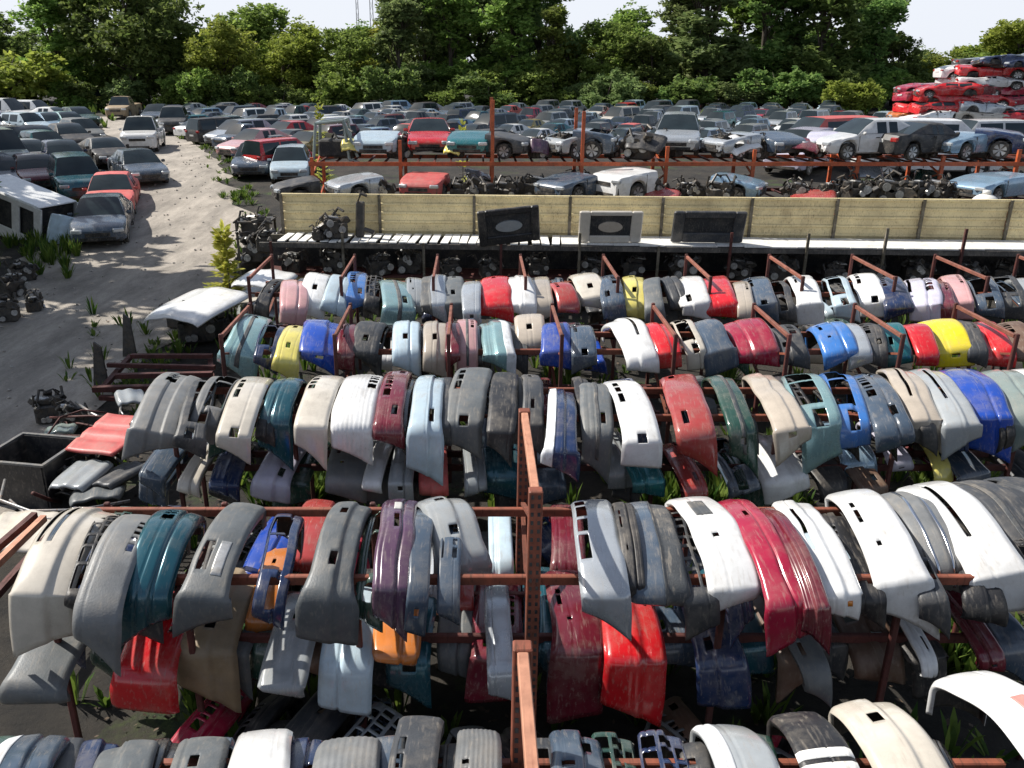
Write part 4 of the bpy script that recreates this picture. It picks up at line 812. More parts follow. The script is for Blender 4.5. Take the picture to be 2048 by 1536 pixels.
def far_mesh(key, kind, crush=0, cut=None, hood=True, seed=1):
    if key in CM: return CM[key]
    P = car_parts(kind, cut, hood); A = MB()
    for n, mi in (('body', 0), ('windows', 1), ('dark', 2), ('lamp', 3), ('tail', 4), ('plate', 5), ('engine', 6)): A.add(P[n].v, P[n].f, mi)
    for w in P['wheels']:
        if crush and random.random() < .5: continue
        o = len(A.v); A.v += w.v; A.f += [tuple(i + o for i in f) for f in w.f]; A.mi += [2 + 5 * m for m in w.mi]
    if crush:
        Ht = KIND[kind][2]; q = []
        for x, y, z in A.v:
            x += .10 * noise.noise(Vector((y * .7 + seed * 3, z, 1))); z = z * (1 - .16 * (1 + noise.noise(Vector((y * .5 + seed * 4, x * .8, 7)))))
            n = noise.noise(Vector((x * 1.1 + seed * 9, y * .9, z * .8))); n2 = noise.noise(Vector((x * 2.7, y * 2.4 + seed * 5, z * 2)))
            zz = z if z < .8 else .8 + (z - .8) * (1 - crush); zz = zz + (.10 * n + .05 * n2) * min(1, z / .6)
            q.append((x + .06 * n2, y + .05 * n, zz))
        A.v = q
    me = A.mesh('car_' + key, [paint('white'), M_GLASS, M_RUB, M_LAMP, M_RLAMP, M_PLATE, M_DSTEEL, M_RIM])
    CM[key] = me; smooth_car(me); return me
def smooth_car(me):
    try: me.shade_smooth_by_angle(angle=R(38)) if hasattr(me, 'shade_smooth_by_angle') else None
    except Exception: pass
    me.polygons.foreach_set('use_smooth', [True] * len(me.polygons))
    try:
        import bmesh
        bm = bmesh.new(); bm.from_mesh(me); bmesh.ops.remove_doubles(bm, verts=bm.verts, dist=.0005)
        for e in bm.edges:
            if len(e.link_faces) == 2 and e.calc_face_angle(0) > R(32): e.smooth = False
        bm.to_mesh(me); bm.free()
    except Exception as ex: print('smooth', ex)
def setcol(o, colour):
    o.material_slots[0].link = 'OBJECT'; o.material_slots[0].material = paint(colour)
def simple_car(kind, colour, loc, rz, label, cat='car', group=None, key=None, name='car', rx=0, ry=0, sc=1.0, **kw):
    o = ob(name, far_mesh(key or kind, kind, **kw), None, loc, (rx, ry, rz)); setcol(o, colour); tag(o, label, cat, group)
    if sc != 1: o.scale = (sc, sc, sc)
    return o
def full_car(kind, colour, loc, rz, label, cat='car', group=None, cut=None, hood=True, name='car', rx=0, ry=0):
    P = car_parts(kind, cut, hood); e = empty(name, loc, (rx, ry, rz)); pre = kind + str(cut) + str(hood)
    def part(n, mb, mats):
        k = pre + n
        if k not in CM: CM[k] = mb.mesh(n, mats); smooth_car(CM[k])
        return ob(n, CM[k], e)
    b = part('body', P['body'], [paint('white')]); setcol(b, colour)
    part('underbody', P['dark'], [M_RUB])
    for i, w in enumerate(P['wheels']): ob('wheel', CM.setdefault(pre + 'w' + str(i), w.mesh('wheel', [M_RUB, M_RIM])), e)
    nv = len(P['lamp'].v) // 2; nf = len(P['lamp'].f) // 2
    for i in range(2):
        m = MB(); m.v = P['lamp'].v[i * nv:(i + 1) * nv]; m.f = P['lamp'].f[:nf]; m.mi = [0] * nf; ob('headlight', CM.setdefault(pre + 'hl' + str(i), m.mesh('headlight', M_LAMP)), e)
    if not cut:
        part('windows', P['windows'], [M_GLASS])
        nv = len(P['tail'].v) // 2; nf = len(P['tail'].f) // 2
        for i in range(2):
            m = MB(); m.v = P['tail'].v[i * nv:(i + 1) * nv]; m.f = P['tail'].f[:nf]; m.mi = [0] * nf; ob('taillight', CM.setdefault(pre + 'tl' + str(i), m.mesh('taillight', M_RLAMP)), e)
        part('number_plate', P['plate'], [M_PLATE])
    elif not hood: part('engine', P['engine'], [M_DSTEEL])
    tag(e, label, cat, group)
    if cut: e.scale = (.84, .84, .84)
    return e
def front_at(px, py, kind, r, z=None):
    p = atg(px, py) if z is None else at(px, py, z); L_ = KIND[kind][0] / 2
    return Vector((p.x - math.sin(r) * L_, p.y + math.cos(r) * L_, (gz(p.y) + .02) if z is None else z))
# ---- along the track
G1 = 'cars along the gravel track'
for (px, py, kind, c, r, lb) in [
 (200, 500, 'sedan', 'slate', 17, 'dusty slate blue sedan facing the viewer at the left edge of the track'), (222, 440, 'sedan', 'faded red', 17, 'faded red sedan right behind the slate blue sedan'),
 (306, 376, 'sedan', 'slate', 34, 'slate blue sedan nosed diagonally into the track'), (172, 412, 'suv', 'dark teal', 30, 'dark teal high car beside the white stripped van'),
 (278, 308, 'pickup', 'white', 13, 'white pickup standing in the middle of the gravel track'), (233, 240, 'pickup', 'tan', 6, 'tan truck at the far end of the track'),
 (303, 250, 'sedan', 'slate', 6, 'slate sedan on the right of the tan truck'), (346, 272, 'suv', 'dark grey', 14, 'dark grey off-roader with a pale nose beside the track'),
 (392, 284, 'sedan', 'dark green', -38, 'dark green sedan with its nose at the track'), (424, 297, 'hatchback', 'silver', -38, 'silver hatchback with its nose at the track beside the dark green sedan'),
 (452, 322, 'sedan', 'pink', -34, 'faded pink sedan with its nose at the track'), (500, 362, 'wagon', 'slate', 4, 'slate wagon facing the viewer near the fence end'), (580, 372, 'hatchback', 'pale blue', 8, 'pale blue hatchback beside the slate wagon near the fence end'),
 (520, 300, 'sedan', 'red', -36, 'bright red sedan in the second line from the track'), (560, 322, 'coupe', 'gold', -34, 'dull gold coupe behind the pale blue hatchback')]:
    full_car(kind, c, front_at(px, py, kind, R(r)), R(r), lb, 'car', G1)
G2 = 'wrecks on the verge of the track'
for (px, py, kind, c, r, lb) in [
 (62, 250, 'van', 'white', 75, 'white van at the far end of the left verge'), (118, 247, 'suv', 'white', 80, 'white off-roader side-on at the far end of the left verge'), (160, 255, 'sedan', 'white', 75, 'white sedan next to the white off-roader at the far end'),
 (95, 275, 'hatchback', 'pale blue', 62, 'pale blue hatchback on the left verge before the white vans'), (140, 272, 'sedan', 'light blue', 60, 'light blue sedan on the left verge before the white vans'), (172, 270, 'sedan', 'pale teal', 55, 'pale teal sedan on the left verge near the tan truck'),
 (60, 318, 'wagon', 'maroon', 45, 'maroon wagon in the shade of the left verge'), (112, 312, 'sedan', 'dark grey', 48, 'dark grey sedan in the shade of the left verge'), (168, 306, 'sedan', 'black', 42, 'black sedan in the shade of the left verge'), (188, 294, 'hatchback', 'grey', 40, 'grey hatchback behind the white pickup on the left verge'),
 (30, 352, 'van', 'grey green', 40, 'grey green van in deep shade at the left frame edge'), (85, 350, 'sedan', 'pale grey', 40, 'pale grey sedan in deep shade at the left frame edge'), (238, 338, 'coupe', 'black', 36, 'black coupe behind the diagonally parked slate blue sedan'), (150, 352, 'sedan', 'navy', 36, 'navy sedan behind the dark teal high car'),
 (20, 395, 'wagon', 'slate', 36, 'dark slate wagon behind the stripped white van at the frame edge'), (92, 388, 'sedan', 'maroon', 34, 'maroon sedan just behind the stripped white van'), (120, 330, 'hatchback', 'dark teal', 42, 'dark teal hatchback in the deep shade of the left verge'), (5, 330, 'suv', 'black', 42, 'black off-roader cut by the left frame edge'), (10, 300, 'sedan', 'dark teal', 50, 'dark teal sedan cut by the left frame edge'), (186, 256, 'sedan', 'dark green', 50, 'dark green sedan before the tan truck'), (30, 275, 'wagon', 'silver', 62, 'silver wagon at the left frame edge'), (205, 215, 'van', 'pale yellow', 20, 'pale yellow van left of the tan truck at the far end')]:
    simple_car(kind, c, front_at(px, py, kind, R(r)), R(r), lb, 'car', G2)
# ---- the far lot
bpy.context.view_layer.update()
G3 = 'cars parked in the far lot'
CW = ['slate'] * 5 + ['silver'] * 6 + ['white'] * 7 + ['pale grey'] * 3 + ['dark grey'] * 4 + ['black'] * 3 + ['pale blue'] * 2 + ['navy'] * 2 + ['dark teal', 'teal', 'dark green', 'light blue', 'light blue', 'pale blue', 'mid blue', 'red', 'maroon', 'crimson', 'faded red', 'beige', 'cream', 'gold', 'pale teal', 'grey', 'grey']
KW = ['sedan'] * 6 + ['hatchback'] * 3 + ['wagon'] * 2 + ['suv'] * 3 + ['van'] * 1 + ['pickup'] + ['coupe']
def road_right(y):
    a = None
    for row in rows:
        if row[0][1] >= y: return row[-1][0]
    return rows[-1][-1][0] - (y - rows[-1][0][1]) * .45
line = 0; y = 42.0
while y < 84:
    line += 1; x = road_right(y) + 3.2; n = 0; xmax = 38 if y < 64 else 27 + (y - 60) * .32
    if y < 47: xmax = -9
    elif y < 52: xmax = 22
    while x < xmax:
        n += 1; jy = random.uniform(-.5, .5); r = R(-36 + random.uniform(-8, 8)) if random.random() < .8 else R(144 + random.uniform(-8, 8)); k = random.choice(KW); c = random.choice(CW)
        if random.random() > .06: simple_car(k, c, (x, y + jy, gz(y)), r, f'{c} {k} parked {ORD[n-1]} from the left in the {ORD[line-1]} line of the far lot', 'car', G3, sc=.77)
        x += random.uniform(2.1, 2.7) * (1 if y < 70 else 1.1)
    y += 4.3 if y < 70 else 4.9
# ---- the heap of crushed cars
G4 = 'crushed cars in the heap'
for dp in range(2):
  for l in range(9):
    for i in range(7):
        if l > 5 and i < 1: continue
        c = random.choice((['white', 'white', 'silver', 'cream', 'slate', 'white', 'orange', 'red'] if l < 4 else ['red', 'crimson', 'white', 'red', 'white', 'crimson', 'red', 'maroon']))
        if l == 8 and i in (1, 2, 3): c = random.choice(('slate', 'dark grey', 'navy'))
        if l == 8 and i > 3: c = 'red'
        k = random.choice(('sedan', 'hatchback', 'wagon', 'coupe', 'suv')); x = 27.4 + i * 3.3 + random.uniform(-.7, .7) + l * .22 * max(0, 2 - i); yy = 55.0 + 2.0 * dp + random.uniform(-.5, .5) + l * .15
        simple_car(k, c, (x, yy, 1.15 + l * .53 + .10 * max(0, i - 2) * l / 7), R(90 + random.uniform(-24, 24)) + (math.pi if random.random() < .5 else 0), f'crushed {c} car, {ORD[i]} in the {ORD[l]} layer at the {"front" if not dp else "back"} of the heap', 'crushed car', G4, key=f'crush_{k}_{(l + i) % 3}', name='crushed_car', ry=random.uniform(-.13, .13), rx=random.uniform(-.1, .1), sc=.9, crush=.62 + .12 * (i % 3), seed=(l + i) % 3 + 1)
# ---- the orange racks with cut cars behind the fence
RY0, RY1 = 29.0, 31.2; ZL, ZU = 1.68, 2.85
def rx_at(px, z=ZU): return aty(px, 300, RY0).x
ux = [rx_at(p) for p in (622, 800, 985, 1165, 1335, 1510, 1720, 1890, 2040, 2200)]
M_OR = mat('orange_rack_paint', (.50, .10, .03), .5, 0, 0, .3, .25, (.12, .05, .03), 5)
rk = empty('car_rack', (ux[0], RY0, gz(RY0))); tag(rk, 'long two-level orange steel rack of cut cars behind the fence', 'rack'); g0 = gz(RY0)
TOP = [2.95, 3.5, 4.75, 4.4, 3.3, 3.2, 3.0, 3.0, 3.2, 3.0]
for i, x in enumerate(ux):
    for yy in (RY0, RY1):
        m = MB(); m.box((x - ux[0], yy - RY0, TOP[i] / 2 - .1), (.11, .10, TOP[i])); m.build('upright', M_OR, rk)
    d = MB()
    for k in range(4): d.bar((x - ux[0], .05 if k % 2 else RY1 - RY0 - .05, .5 + k * .6), (x - ux[0], RY1 - RY0 - .05 if k % 2 else .05, 1.1 + k * .6), .05, .05)
    d.build('brace', M_OR, rk)
for z, in ((ZU - .07,), (ZL - .07,)):
    for yy in (RY0 - .08, RY1 + .08):
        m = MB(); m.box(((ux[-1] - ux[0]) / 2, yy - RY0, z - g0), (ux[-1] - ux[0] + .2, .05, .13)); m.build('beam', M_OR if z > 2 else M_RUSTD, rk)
    if z < 2: m = MB(); m.box(((ux[-1] - ux[0]) / 2, -2.05, z - g0), (ux[-1] - ux[0] + .2, .06, .13)); m.build('beam', M_RUSTD, rk)
    m = MB()
    for k in range(int((ux[-1] - ux[0]) / .55)): m.box((.2 + k * .55, (RY1 - RY0) / 2 - (1.0 if z < 2 else 0), z + .02 - g0), (.06, RY1 - RY0 + (2.1 if z < 2 else .1), .05))
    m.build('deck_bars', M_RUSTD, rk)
def on_rack(px, py, z, y=29.9):
    if z < 2: y -= 1.9
    p = aty(px, py, y); return Vector((p.x, y, z))
G5 = 'cut cars on the orange rack'
for (px, z, kind, c, r, cut, hood, lb) in [
 (752, ZU, 'sedan', 'pale blue', -4, .40, True, 'pale blue cut car nose on the upper rack left of the red sports car'), (938, ZU, 'sedan', 'teal', -8, .40, True, 'teal cut car on the upper rack beside the tall orange upright'),
 (1035, ZU, 'sedan', 'dark grey', 70, .36, True, 'dark grey cut car nose right of the tall orange upright'), (1122, ZU, 'hatchback', 'pale grey', -62, .38, False, 'pale grey hoodless cut car nose on the upper rack'), (1205, ZU, 'suv', 'slate', 75, .36, False, 'slate hoodless cut nose on the upper rack'),
 (1445, ZU, 'sedan', 'silver', -70, .38, False, 'silver hoodless cut nose right of the silver high car'), (1565, ZU, 'sedan', 'slate', 20, .38, True, 'slate cut car nose on the upper rack left of the lilac one'), (1655, ZU, 'hatchback', 'lilac', -25, .38, True, 'lilac cut nose beside the white car on the upper rack'),
 (1892, ZU, 'sedan', 'light blue', -70, .42, True, 'light blue cut nose on the upper rack beside the black coupe'), (2010, ZU, 'suv', 'navy', 60, .40, True, 'navy cut nose at the right end of the upper rack'),
 (570, ZL - .1, 'sedan', 'black', -70, .36, True, 'black cut nose with a pale edge left of the fence end on the lower rack'), (690, ZL, 'sedan', 'silver', -62, .40, True, 'silver cut nose on the lower rack at the left end'), (842, ZL, 'hatchback', 'faded red', -14, .36, True, 'faded red cut nose on the lower rack'),
 (1122, ZL, 'sedan', 'slate', -52, .40, True, 'slate blue cut nose on the lower rack left of the white pickup nose'), (1235, ZL, 'pickup', 'white', -58, .36, True, 'white pickup nose with yellowed corner on the lower rack'), (1500, ZL, 'sedan', 'light blue', 62, .40, True, 'light blue cut nose facing right on the lower rack'),
 (1985, ZL, 'sedan', 'light blue', -64, .62, True, 'long light blue cut body at the right end of the lower rack')]:
    p = on_rack(px, 300, z); L_ = KIND[kind][0]; rr = R(r); off = L_ / 2 - cut * L_ / 2     # centre the cut piece over its spot
    loc = Vector((p.x - math.sin(rr) * off, p.y + math.cos(rr) * off, z + .03))
    full_car(kind, c, loc, rr, lb, 'cut car', G5, cut, hood, 'cut_car')
for (px, kind, c, r, lb) in [(855, 'coupe', 'red', 3, 'bright red sports car facing the viewer on the upper rack'), (1372, 'wagon', 'silver', -14, 'silver high car facing the viewer on the upper rack'), (1722, 'sedan', 'white', -78, 'white sedan side-on on the upper rack'), (1826, 'coupe', 'black', 112, 'black coupe with a pale plate on the upper rack')]:
    p = on_rack(px, 300, ZU, 30.6); q_ = full_car(kind, c, Vector((p.x + 0, 32.0 if abs(r) < 20 else 30.1, ZU + .03)), R(r), lb, 'car', G5); q_.scale = (.88, .88, .88)
# stripped pale green frame standing at the left end of the upper rack
p = on_rack(668, 300, ZU, 29.6); e = empty('stripped_cab', (p.x, 29.6, ZU)); m = MB()
for a, b in [((-.7, 0, 0), (-.6, .2, 1.15)), ((.5, 0, 0), (.35, .1, 1.25)), ((-.6, .2, 1.15), (.35, .1, 1.25)), ((.5, 0, 0), (.85, -.1, -.1)), ((.35, .1, 1.25), (.8, -.1, .1)), ((-.7, 1.2, 0), (-.6, 1.1, 1.15)), ((.5, 1.2, 0), (.35, 1.1, 1.25)), ((-.6, 1.1, 1.15), (.35, 1.1, 1.25)), ((-.6, .2, 1.15), (-.6, 1.1, 1.15)), ((.35, .1, 1.25), (.35, 1.1, 1.25))]: m.tube([a, b], .055, 7)
m.build('cab_frame', paint('grey green'), e); m = MB(); m.box((-.05, .62, .35), (1.0, 1.0, .55), None, 0, .05); m.build('interior', M_INT, e); tag(e, 'stripped grey green cab frame overgrown at the left end of the upper rack', 'cab frame')
# a white box van and a red van behind the rack's right half
simple_car('van', 'white', (aty(1855, 260, 41).x, 41, gz(41)), R(86), 'large white van side-on behind the black coupe, before the heap', 'van', None, key='bigvan', sc=1.28)
simple_car('van', 'faded red', (aty(1655, 255, 44).x, 44, gz(44)), R(-66), 'faded red van behind the white sedan on the rack', 'van', None, sc=1.15)
simple_car('suv', 'lilac', (aty(1610, 265, 42).x, 42, gz(42)), R(-40), 'lilac white off-roader left of the faded red van', 'car', None, sc=1.1)
simple_car('suv', 'white', (aty(1960, 250, 45).x, 45, gz(45)), R(-80), 'white off-roader right of the large white van', 'car', None, sc=1.15)
# ---- flat sheets: hoods
def hood(loc, w, l, colour, rot, lb, crown=.09, name='car_hood', cat='car hood', group='loose hoods', grooves=0):
    m = MB(); n = 14
    for side, zo in ((0, 0), (1, -.035)):
        for j in range(n + 1):
            for i in range(n + 1):
                u = i / n * 2 - 1; v = j / n * 2 - 1; taper = 1 - .10 * max(0, -v) ** 2; cor = 1 - .16 * max(0, abs(v) - .75) ** 2 * 4
                z = crown * (1 - u * u) + crown * .8 * (1 - max(0, -v) ** 3) - .05 * max(0, abs(u) - .82) * 5 + zo + .012 * math.cos(u * 7)
                if grooves: z = zo + (-.03 if any(abs(v - g_) < .09 for g_ in (-.33, .33)) else 0) + .01 * math.sin(u * 3)
                m.v.append((u * w / 2 * taper * (cor if not grooves else 1), v * l / 2, z))
    k = (n + 1) ** 2
    for j in range(n):
        for i in range(n):
            a = j * (n + 1) + i; m.f += [(a, a + 1, a + n + 2, a + n + 1), (a + k, a + k + n + 1, a + k + n + 2, a + k + 1)]; m.mi += [0, 1]
    per = [i for i in range(n + 1)] + [(n + 1) * j + n for j in range(1, n + 1)] + [n * (n + 1) + i for i in range(n - 1, -1, -1)] + [(n + 1) * j for j in range(n - 1, 0, -1)]
    for a, b in zip(per, per[1:] + per[:1]): m.f.append((a, a + k, b + k, b)); m.mi.append(0)
    o = m.build(name, [paint(colour), M_INT], None, True, loc, rot); tag(o, lb, cat, group); return o
# ---- loose engines and mechanical parts
ENG = []
for s in range(5):
    a = MB(); junk(a, (0, 0, .3), .85, 40 + s); r = random.Random(90 + s); ps = []; hs = []
    for i in range(3): b = MB(); q = Vector((r.uniform(-.3, .3), -.34 - .01 * i, r.uniform(.1, .5))); b.tube([q, q + Vector((0, -.06, 0))], r.uniform(.05, .12), 14); ps.append(b.mesh('pulley', M_ALU))
    c_ = MB(); c_.box((r.uniform(-.2, .2), 0, .60), (.4, .26, .06), (0, .15, .2), 0, .02)
    for i in range(3): h = MB(); q = Vector((r.uniform(-.4, .4), r.uniform(-.3, .3), .4)); w = q + Vector((r.uniform(-.5, .5), r.uniform(-.3, .3), r.uniform(-.2, .2))); h.tube([q, q.lerp(w, .5) + Vector((0, 0, .2)), w], .03, 7); hs.append(h.mesh('hose', M_RUB))
    ENG.append((a.mesh('engine_block', M_DSTEEL), ps, hs, c_.mesh('valve_cover', M_ALU)))
def engine(loc, rz, label, sc=1.0, k=None):
    q = ENG[random.randrange(5) if k is None else k]; e = empty('engine', loc, (0, 0, rz)); e.scale = (sc, sc, sc)
    ob('engine_block', q[0], e); ob('valve_cover', q[3], e)
    for p_ in q[1]: ob('pulley', p_, e)
    for p_ in q[2]: ob('hose', p_, e)
    tag(e, label, 'engine', 'engines and gearboxes')
for i, t in enumerate([.02, .075, .13, .17, .22, .27, .33, .40, .45, .51, .58, .63, .69, .735, .79, .85, .90, .96]):
    q = fpt(t, .75 + random.uniform(-.1, .25), .88); engine(q, random.uniform(-.5, .5), f'greasy dark engine on the lower shelf under the white deck, {ORD[i]} from the left', random.uniform(.65, .95))
for px, y, z, sc, lb in [(962, 29.6, ZL, 1.15, 'black engine on the lower rack right of the faded red nose'), (1015, 29.9, ZL, 1.0, 'engine with pale pipes beside the slate blue cut nose'), (920, 30.2, ZL, .9, 'dark gearbox beside the faded red cut nose'), (1310, 30.1, ZL, 1.0, 'dark engine behind the white pickup nose'), (1452, 29.5, ZL, 1.1, 'grey engine left of the light blue cut nose'), (1400, 30.2, ZL, .9, 'dark engine under the orange beam by the tall brace'), (1610, 30.2, ZL, .9, 'dark engine right of the light blue cut nose'), (1665, 30.1, ZL, .9, 'dark engine between two rusty struts on the lower rack'), (1725, 29.6, ZL, 1.15, 'engine with a pale casing in the right half of the lower rack'), (1790, 29.6, ZL, 1.2, 'big engine with round pulleys in the right half of the lower rack'), (1850, 29.9, ZL, 1.1, 'dark engine left of the long light blue cut body'), (1900, 29.9, ZL, .9, 'small dark engine touching the long light blue cut body'), (765, 30.0, ZL, 1.0, 'dark engine right of the silver cut nose on the lower rack'), (1165, 30.3, ZL, .9, 'dark engine between the slate blue nose and the white pickup nose'), (1280, 30.0, ZU, 1.3, 'black gearbox on the upper rack left of the silver high car'), (1510, 30.0, ZU, 1.0, 'dark engine on the upper rack beside the silver hoodless nose'), (1080, 30.4, ZU, 1.1, 'dark engine behind the dark grey cut nose on the upper rack')]:
    engine(on_rack(px, 300, z, y), random.uniform(-.6, .6), lb, sc)
for i in range(26):
    px = 690 + i * 53 + random.uniform(-18, 18); up = i % 2 == 0
    engine(on_rack(px, 300, ZU if up else ZL, random.uniform(30.3, 31.0) if up else random.uniform(29.9, 31.4)), random.uniform(-1, 1), f'greasy engine at the back of the {"upper" if up else "lower"} orange rack, {ORD[i // 2]} from the left', random.uniform(.7, 1.15))
for i, (px, z, w, l, c, rx_, ry_, lb) in enumerate([(1290, ZU + .55, 1.3, .9, 'black', .5, .1, 'black hood lying over the gearbox on the upper rack'), (1480, ZU + .5, 1.2, 1.0, 'white', .35, -.2, 'white hood on the upper rack beside the silver hoodless nose'), (1608, ZU + .45, 1.0, .8, 'maroon', .3, .15, 'maroon hood between the slate and lilac cut noses'), (1080, ZU + .4, .7, .5, 'purple', .9, .2, 'purple panel standing behind the dark grey cut nose'), (1330, ZL + .25, 1.2, .8, 'brick red', .3, .1, 'brick red panel on the lower rack by the tall brace'), (1640, ZL + .2, 1.4, .8, 'brick red', .2, -.1, 'brick red floor panel on the lower rack under the lilac nose'), (1870, ZL + .5, 1.0, .8, 'dark green', .5, .2, 'dark green panel beside the long light blue cut body'), (905, ZU + .3, .6, .4, 'pale yellow', .5, .1, 'pale yellow panel between the red sports car and the teal cut car'), (700, ZU + .45, .6, .5, 'pale yellow', .6, 0, 'pale yellow panel left of the pale blue cut nose'), (960, ZL + .5, 1.0, .9, 'silver', .4, .3, 'silver panel over the engine right of the faded red nose'), (1740, ZL + .75, 1.1, .7, 'silver', .5, .1, 'silver panel over the engine in the right half of the lower rack')]):
    p = on_rack(px, 300, z, 29.6); hood(p, w, l, c, (rx_, ry_, random.uniform(-.5, .5)), lb, .06, 'loose_hood', 'hood', 'panels on the orange rack')
engine(at(672, 474, SHZ + .03), .3, 'dark engine lying on the loose white boards of the shelf', .85, 1); engine(at(640, 478, SHZ + .03), 1.1, 'small dark gearbox left of the engine on the white boards', .5, 2)
for i, (px, py, z, sc) in enumerate([(515, 520, .75, 1.0), (540, 500, 1.15, .9), (510, 470, 1.35, .9), (545, 545, .1, 1.0), (500, 545, .1, .9)]): engine(at(px, py, z), i * 1.3, f'greasy engine in the stack at the left end of the shelf, {ORD[i]} one', sc, i)
e = empty('parts_stand', at(522, 560, 0)); m = MB()
for i in (-.45, .45):
    for j in (-.4, .4): m.box((i, j, .9), (.06, .06, 1.8))
m.build('stand_frame', M_POST, e)
for z in (.05, .72, 1.32, 1.78): m = MB(); m.box((0, 0, z - .03), (1.0, .9, .04)); m.build('stand_deck', M_DSTEEL, e)
tag(e, 'dark steel stand stacked with engines at the left end of the shelf', 'stand')
m = MB(); m.box((0, 0, .45), (.22, .16, .9), (0, .06, 0), 0, .03); m.tube([(-.05, -.05, .85), (.05, -.1, 1.1), (.2, -.05, 1.05)], .04, 8); m.tube([(.1, 0, .2), (.35, -.05, .12)], .06, 10); o = m.build('suspension_strut', M_DSTEEL, None, loc=at(722, 474, SHZ + .02)); tag(o, 'dark upright suspension strut leaning at the fence behind the loose white boards', 'strut')
# ---- big panels set on the shelf
def framed_panel(name, px, py, w, h, colour, tilt, rz, lb, cat, hole, inner):
    p = at(px, py, SHZ + .03); e = empty(name, p, (tilt, 0, rz)); m = MB(); t = .10
    hw, hh = hole
    m.box((-(w + hw) / 4, 0, h / 2), ((w - hw) / 2, t, h), None, 0, .025); m.box(((w + hw) / 4, 0, h / 2), ((w - hw) / 2, t, h), None, 0, .025)
    m.box((0, .004, (h - hh) * .3), (hw + .02, t - .01, (h - hh) * .6), None, 0, .02); m.box((0, .004, h - (h - hh) * .2), (hw + .02, t - .01, (h - hh) * .4), None, 0, .02)
    m.build('panel_frame', paint(colour), e); q = MB(); q.box((0, .035, h * .52), (hw + .03, .03, hh + .03)); q.build('panel_back', M_INT, e)
    if inner:
        o = MB(); V = [(math.cos(k / 20 * 6.2832) * hw * .3, -.03, h * .5 + math.sin(k / 20 * 6.2832) * hh * .26) for k in range(20)]; o.add(V + [(x * .97, .02, z) for x, y, z in V], [tuple(range(20))] + [(k, k + 20, (k + 1) % 20 + 20, (k + 1) % 20) for k in range(20)]); o.build('oval_cover', paint(inner), e)
    tag(e, lb, cat, 'panels set up on the shelf'); return e
framed_panel('tailgate', 1020, 486, 1.5, .92, 'black', .32, .10, 'large black tailgate panel with a grey oval, tilted on the shelf', 'panel', (1.1, .55), 'pale grey').rotation_euler = (.25, -.10, .05)
framed_panel('radiator_support', 1218, 484, 1.55, .80, 'cream', .2, -.02, 'cream radiator support with a wide dark opening on the shelf', 'panel', (1.0, .52), 'beige')
framed_panel('front_end', 1412, 484, 1.75, .82, 'dark grey', .28, -.05, 'dark grey front panel with a black opening on the shelf', 'panel', (1.2, .40), None)
p = at(392, 618, .85); hood(p, 1.75, 1.7, 'white', (.10, -.06, -.42), 'big white rounded hood lying over engine parts at the track edge', .12)
engine(at(395, 678, .1), .4, 'engine under the big white hood at the track edge', 1.1, 3); engine(at(362, 650, .05), 1.4, 'second dark engine under the nose of the big white hood', .8, 0); engine(at(432, 668, .1), 2.4, 'dark engine between the white hood and the pale teal cover', .9, 4)
for i, (px, py, z, c, rz) in enumerate([(530, 655, .12, 'cream', .1), (528, 638, .34, 'white', -.1), (530, 618, .55, 'pale grey', .15), (526, 590, .85, 'cream', .05), (528, 560, 1.15, 'white', -.2)]):
    hood(at(px, py, z), 1.25, 1.2, c, (.04, .05 * (-1) ** i, rz), f'{c} hood in the stack by the sapling, {ORD[i]} from the bottom', .05)
# ---- the scrap at the left of the bumper rows
e = empty('steel_frame', at(300, 745, 0)); m = []
def gpt(px, py, z): return at(px, py, z) - e.location
for (a, b, z, w, hgt) in [((186, 778), (420, 772), .40, .12, .10), ((232, 752), (425, 748), .40, .10, .09), ((215, 730), (430, 735), .42, .08, .08), ((262, 712), (425, 712), .42, .10, .08), ((200, 795), (300, 800), .25, .1, .08)]:
    q = MB(); q.bar(gpt(*a, z), gpt(*b, z), w, hgt); q.build('beam', M_RUSTD, e)
for px, py in ((206, 776), (262, 712)):
    q = MB(); a = gpt(px, py, .05); q.add([a + Vector((-.16, -.05, 0)), a + Vector((.14, -.05, 0)), a + Vector((.1, -.05, .85)), a + Vector((-.02, -.05, .95)), a + Vector((-.16, 0, 0)), a + Vector((.14, 0, 0)), a + Vector((.1, 0, .85)), a + Vector((-.02, 0, .95))], [(0, 1, 2, 3), (7, 6, 5, 4), (0, 4, 5, 1), (1, 5, 6, 2), (2, 6, 7, 3), (3, 7, 4, 0)]); q.build('end_plate', M_DSTEEL, e)
q = MB(); q.bar(gpt(262, 712, .3), gpt(206, 776, .3), .1, .08); q.bar(gpt(420, 712, .3), gpt(425, 772, .3), .1, .08); q.build('cross_bar', M_RUSTD, e)
tag(e, 'dark red steel frame of parallel beams lying by the track', 'steel frame')
p = at(222, 866, .82); a = at(252, 815, .95); b = at(196, 915, .70); o = hood(p, .88, 1.05, 'faded red', (.13, 0, -.26), 'faded red ribbed tailgate lying on the scrap beside the grey cover', .02, 'tailgate', 'tailgate', None, 1)
e = empty('open_bin', at(82, 985, 0), (0, 0, -.18)); m = MB()
for s in (-1, 1): m.box((s * .48, 0, .35), (.035, .9, .7)); m.box((0, s * .45, .35), (.93, .035, .7))
m.build('bin_wall', M_BLK, e); m = MB(); m.box((0, 0, .08), (.92, .86, .04)); m.build('bin_floor', M_INT, e); m = MB(); m.box((0, .47, .71), (1.04, .05, .03)); m.box((0, -.47, .71), (1.04, .05, .03)); m.box((.5, 0, .71), (.05, .9, .03)); m.box((-.5, 0, .71), (.05, .9, .03)); m.build('bin_rim', mat('bin_rim', (.10, .10, .10), .5), e)
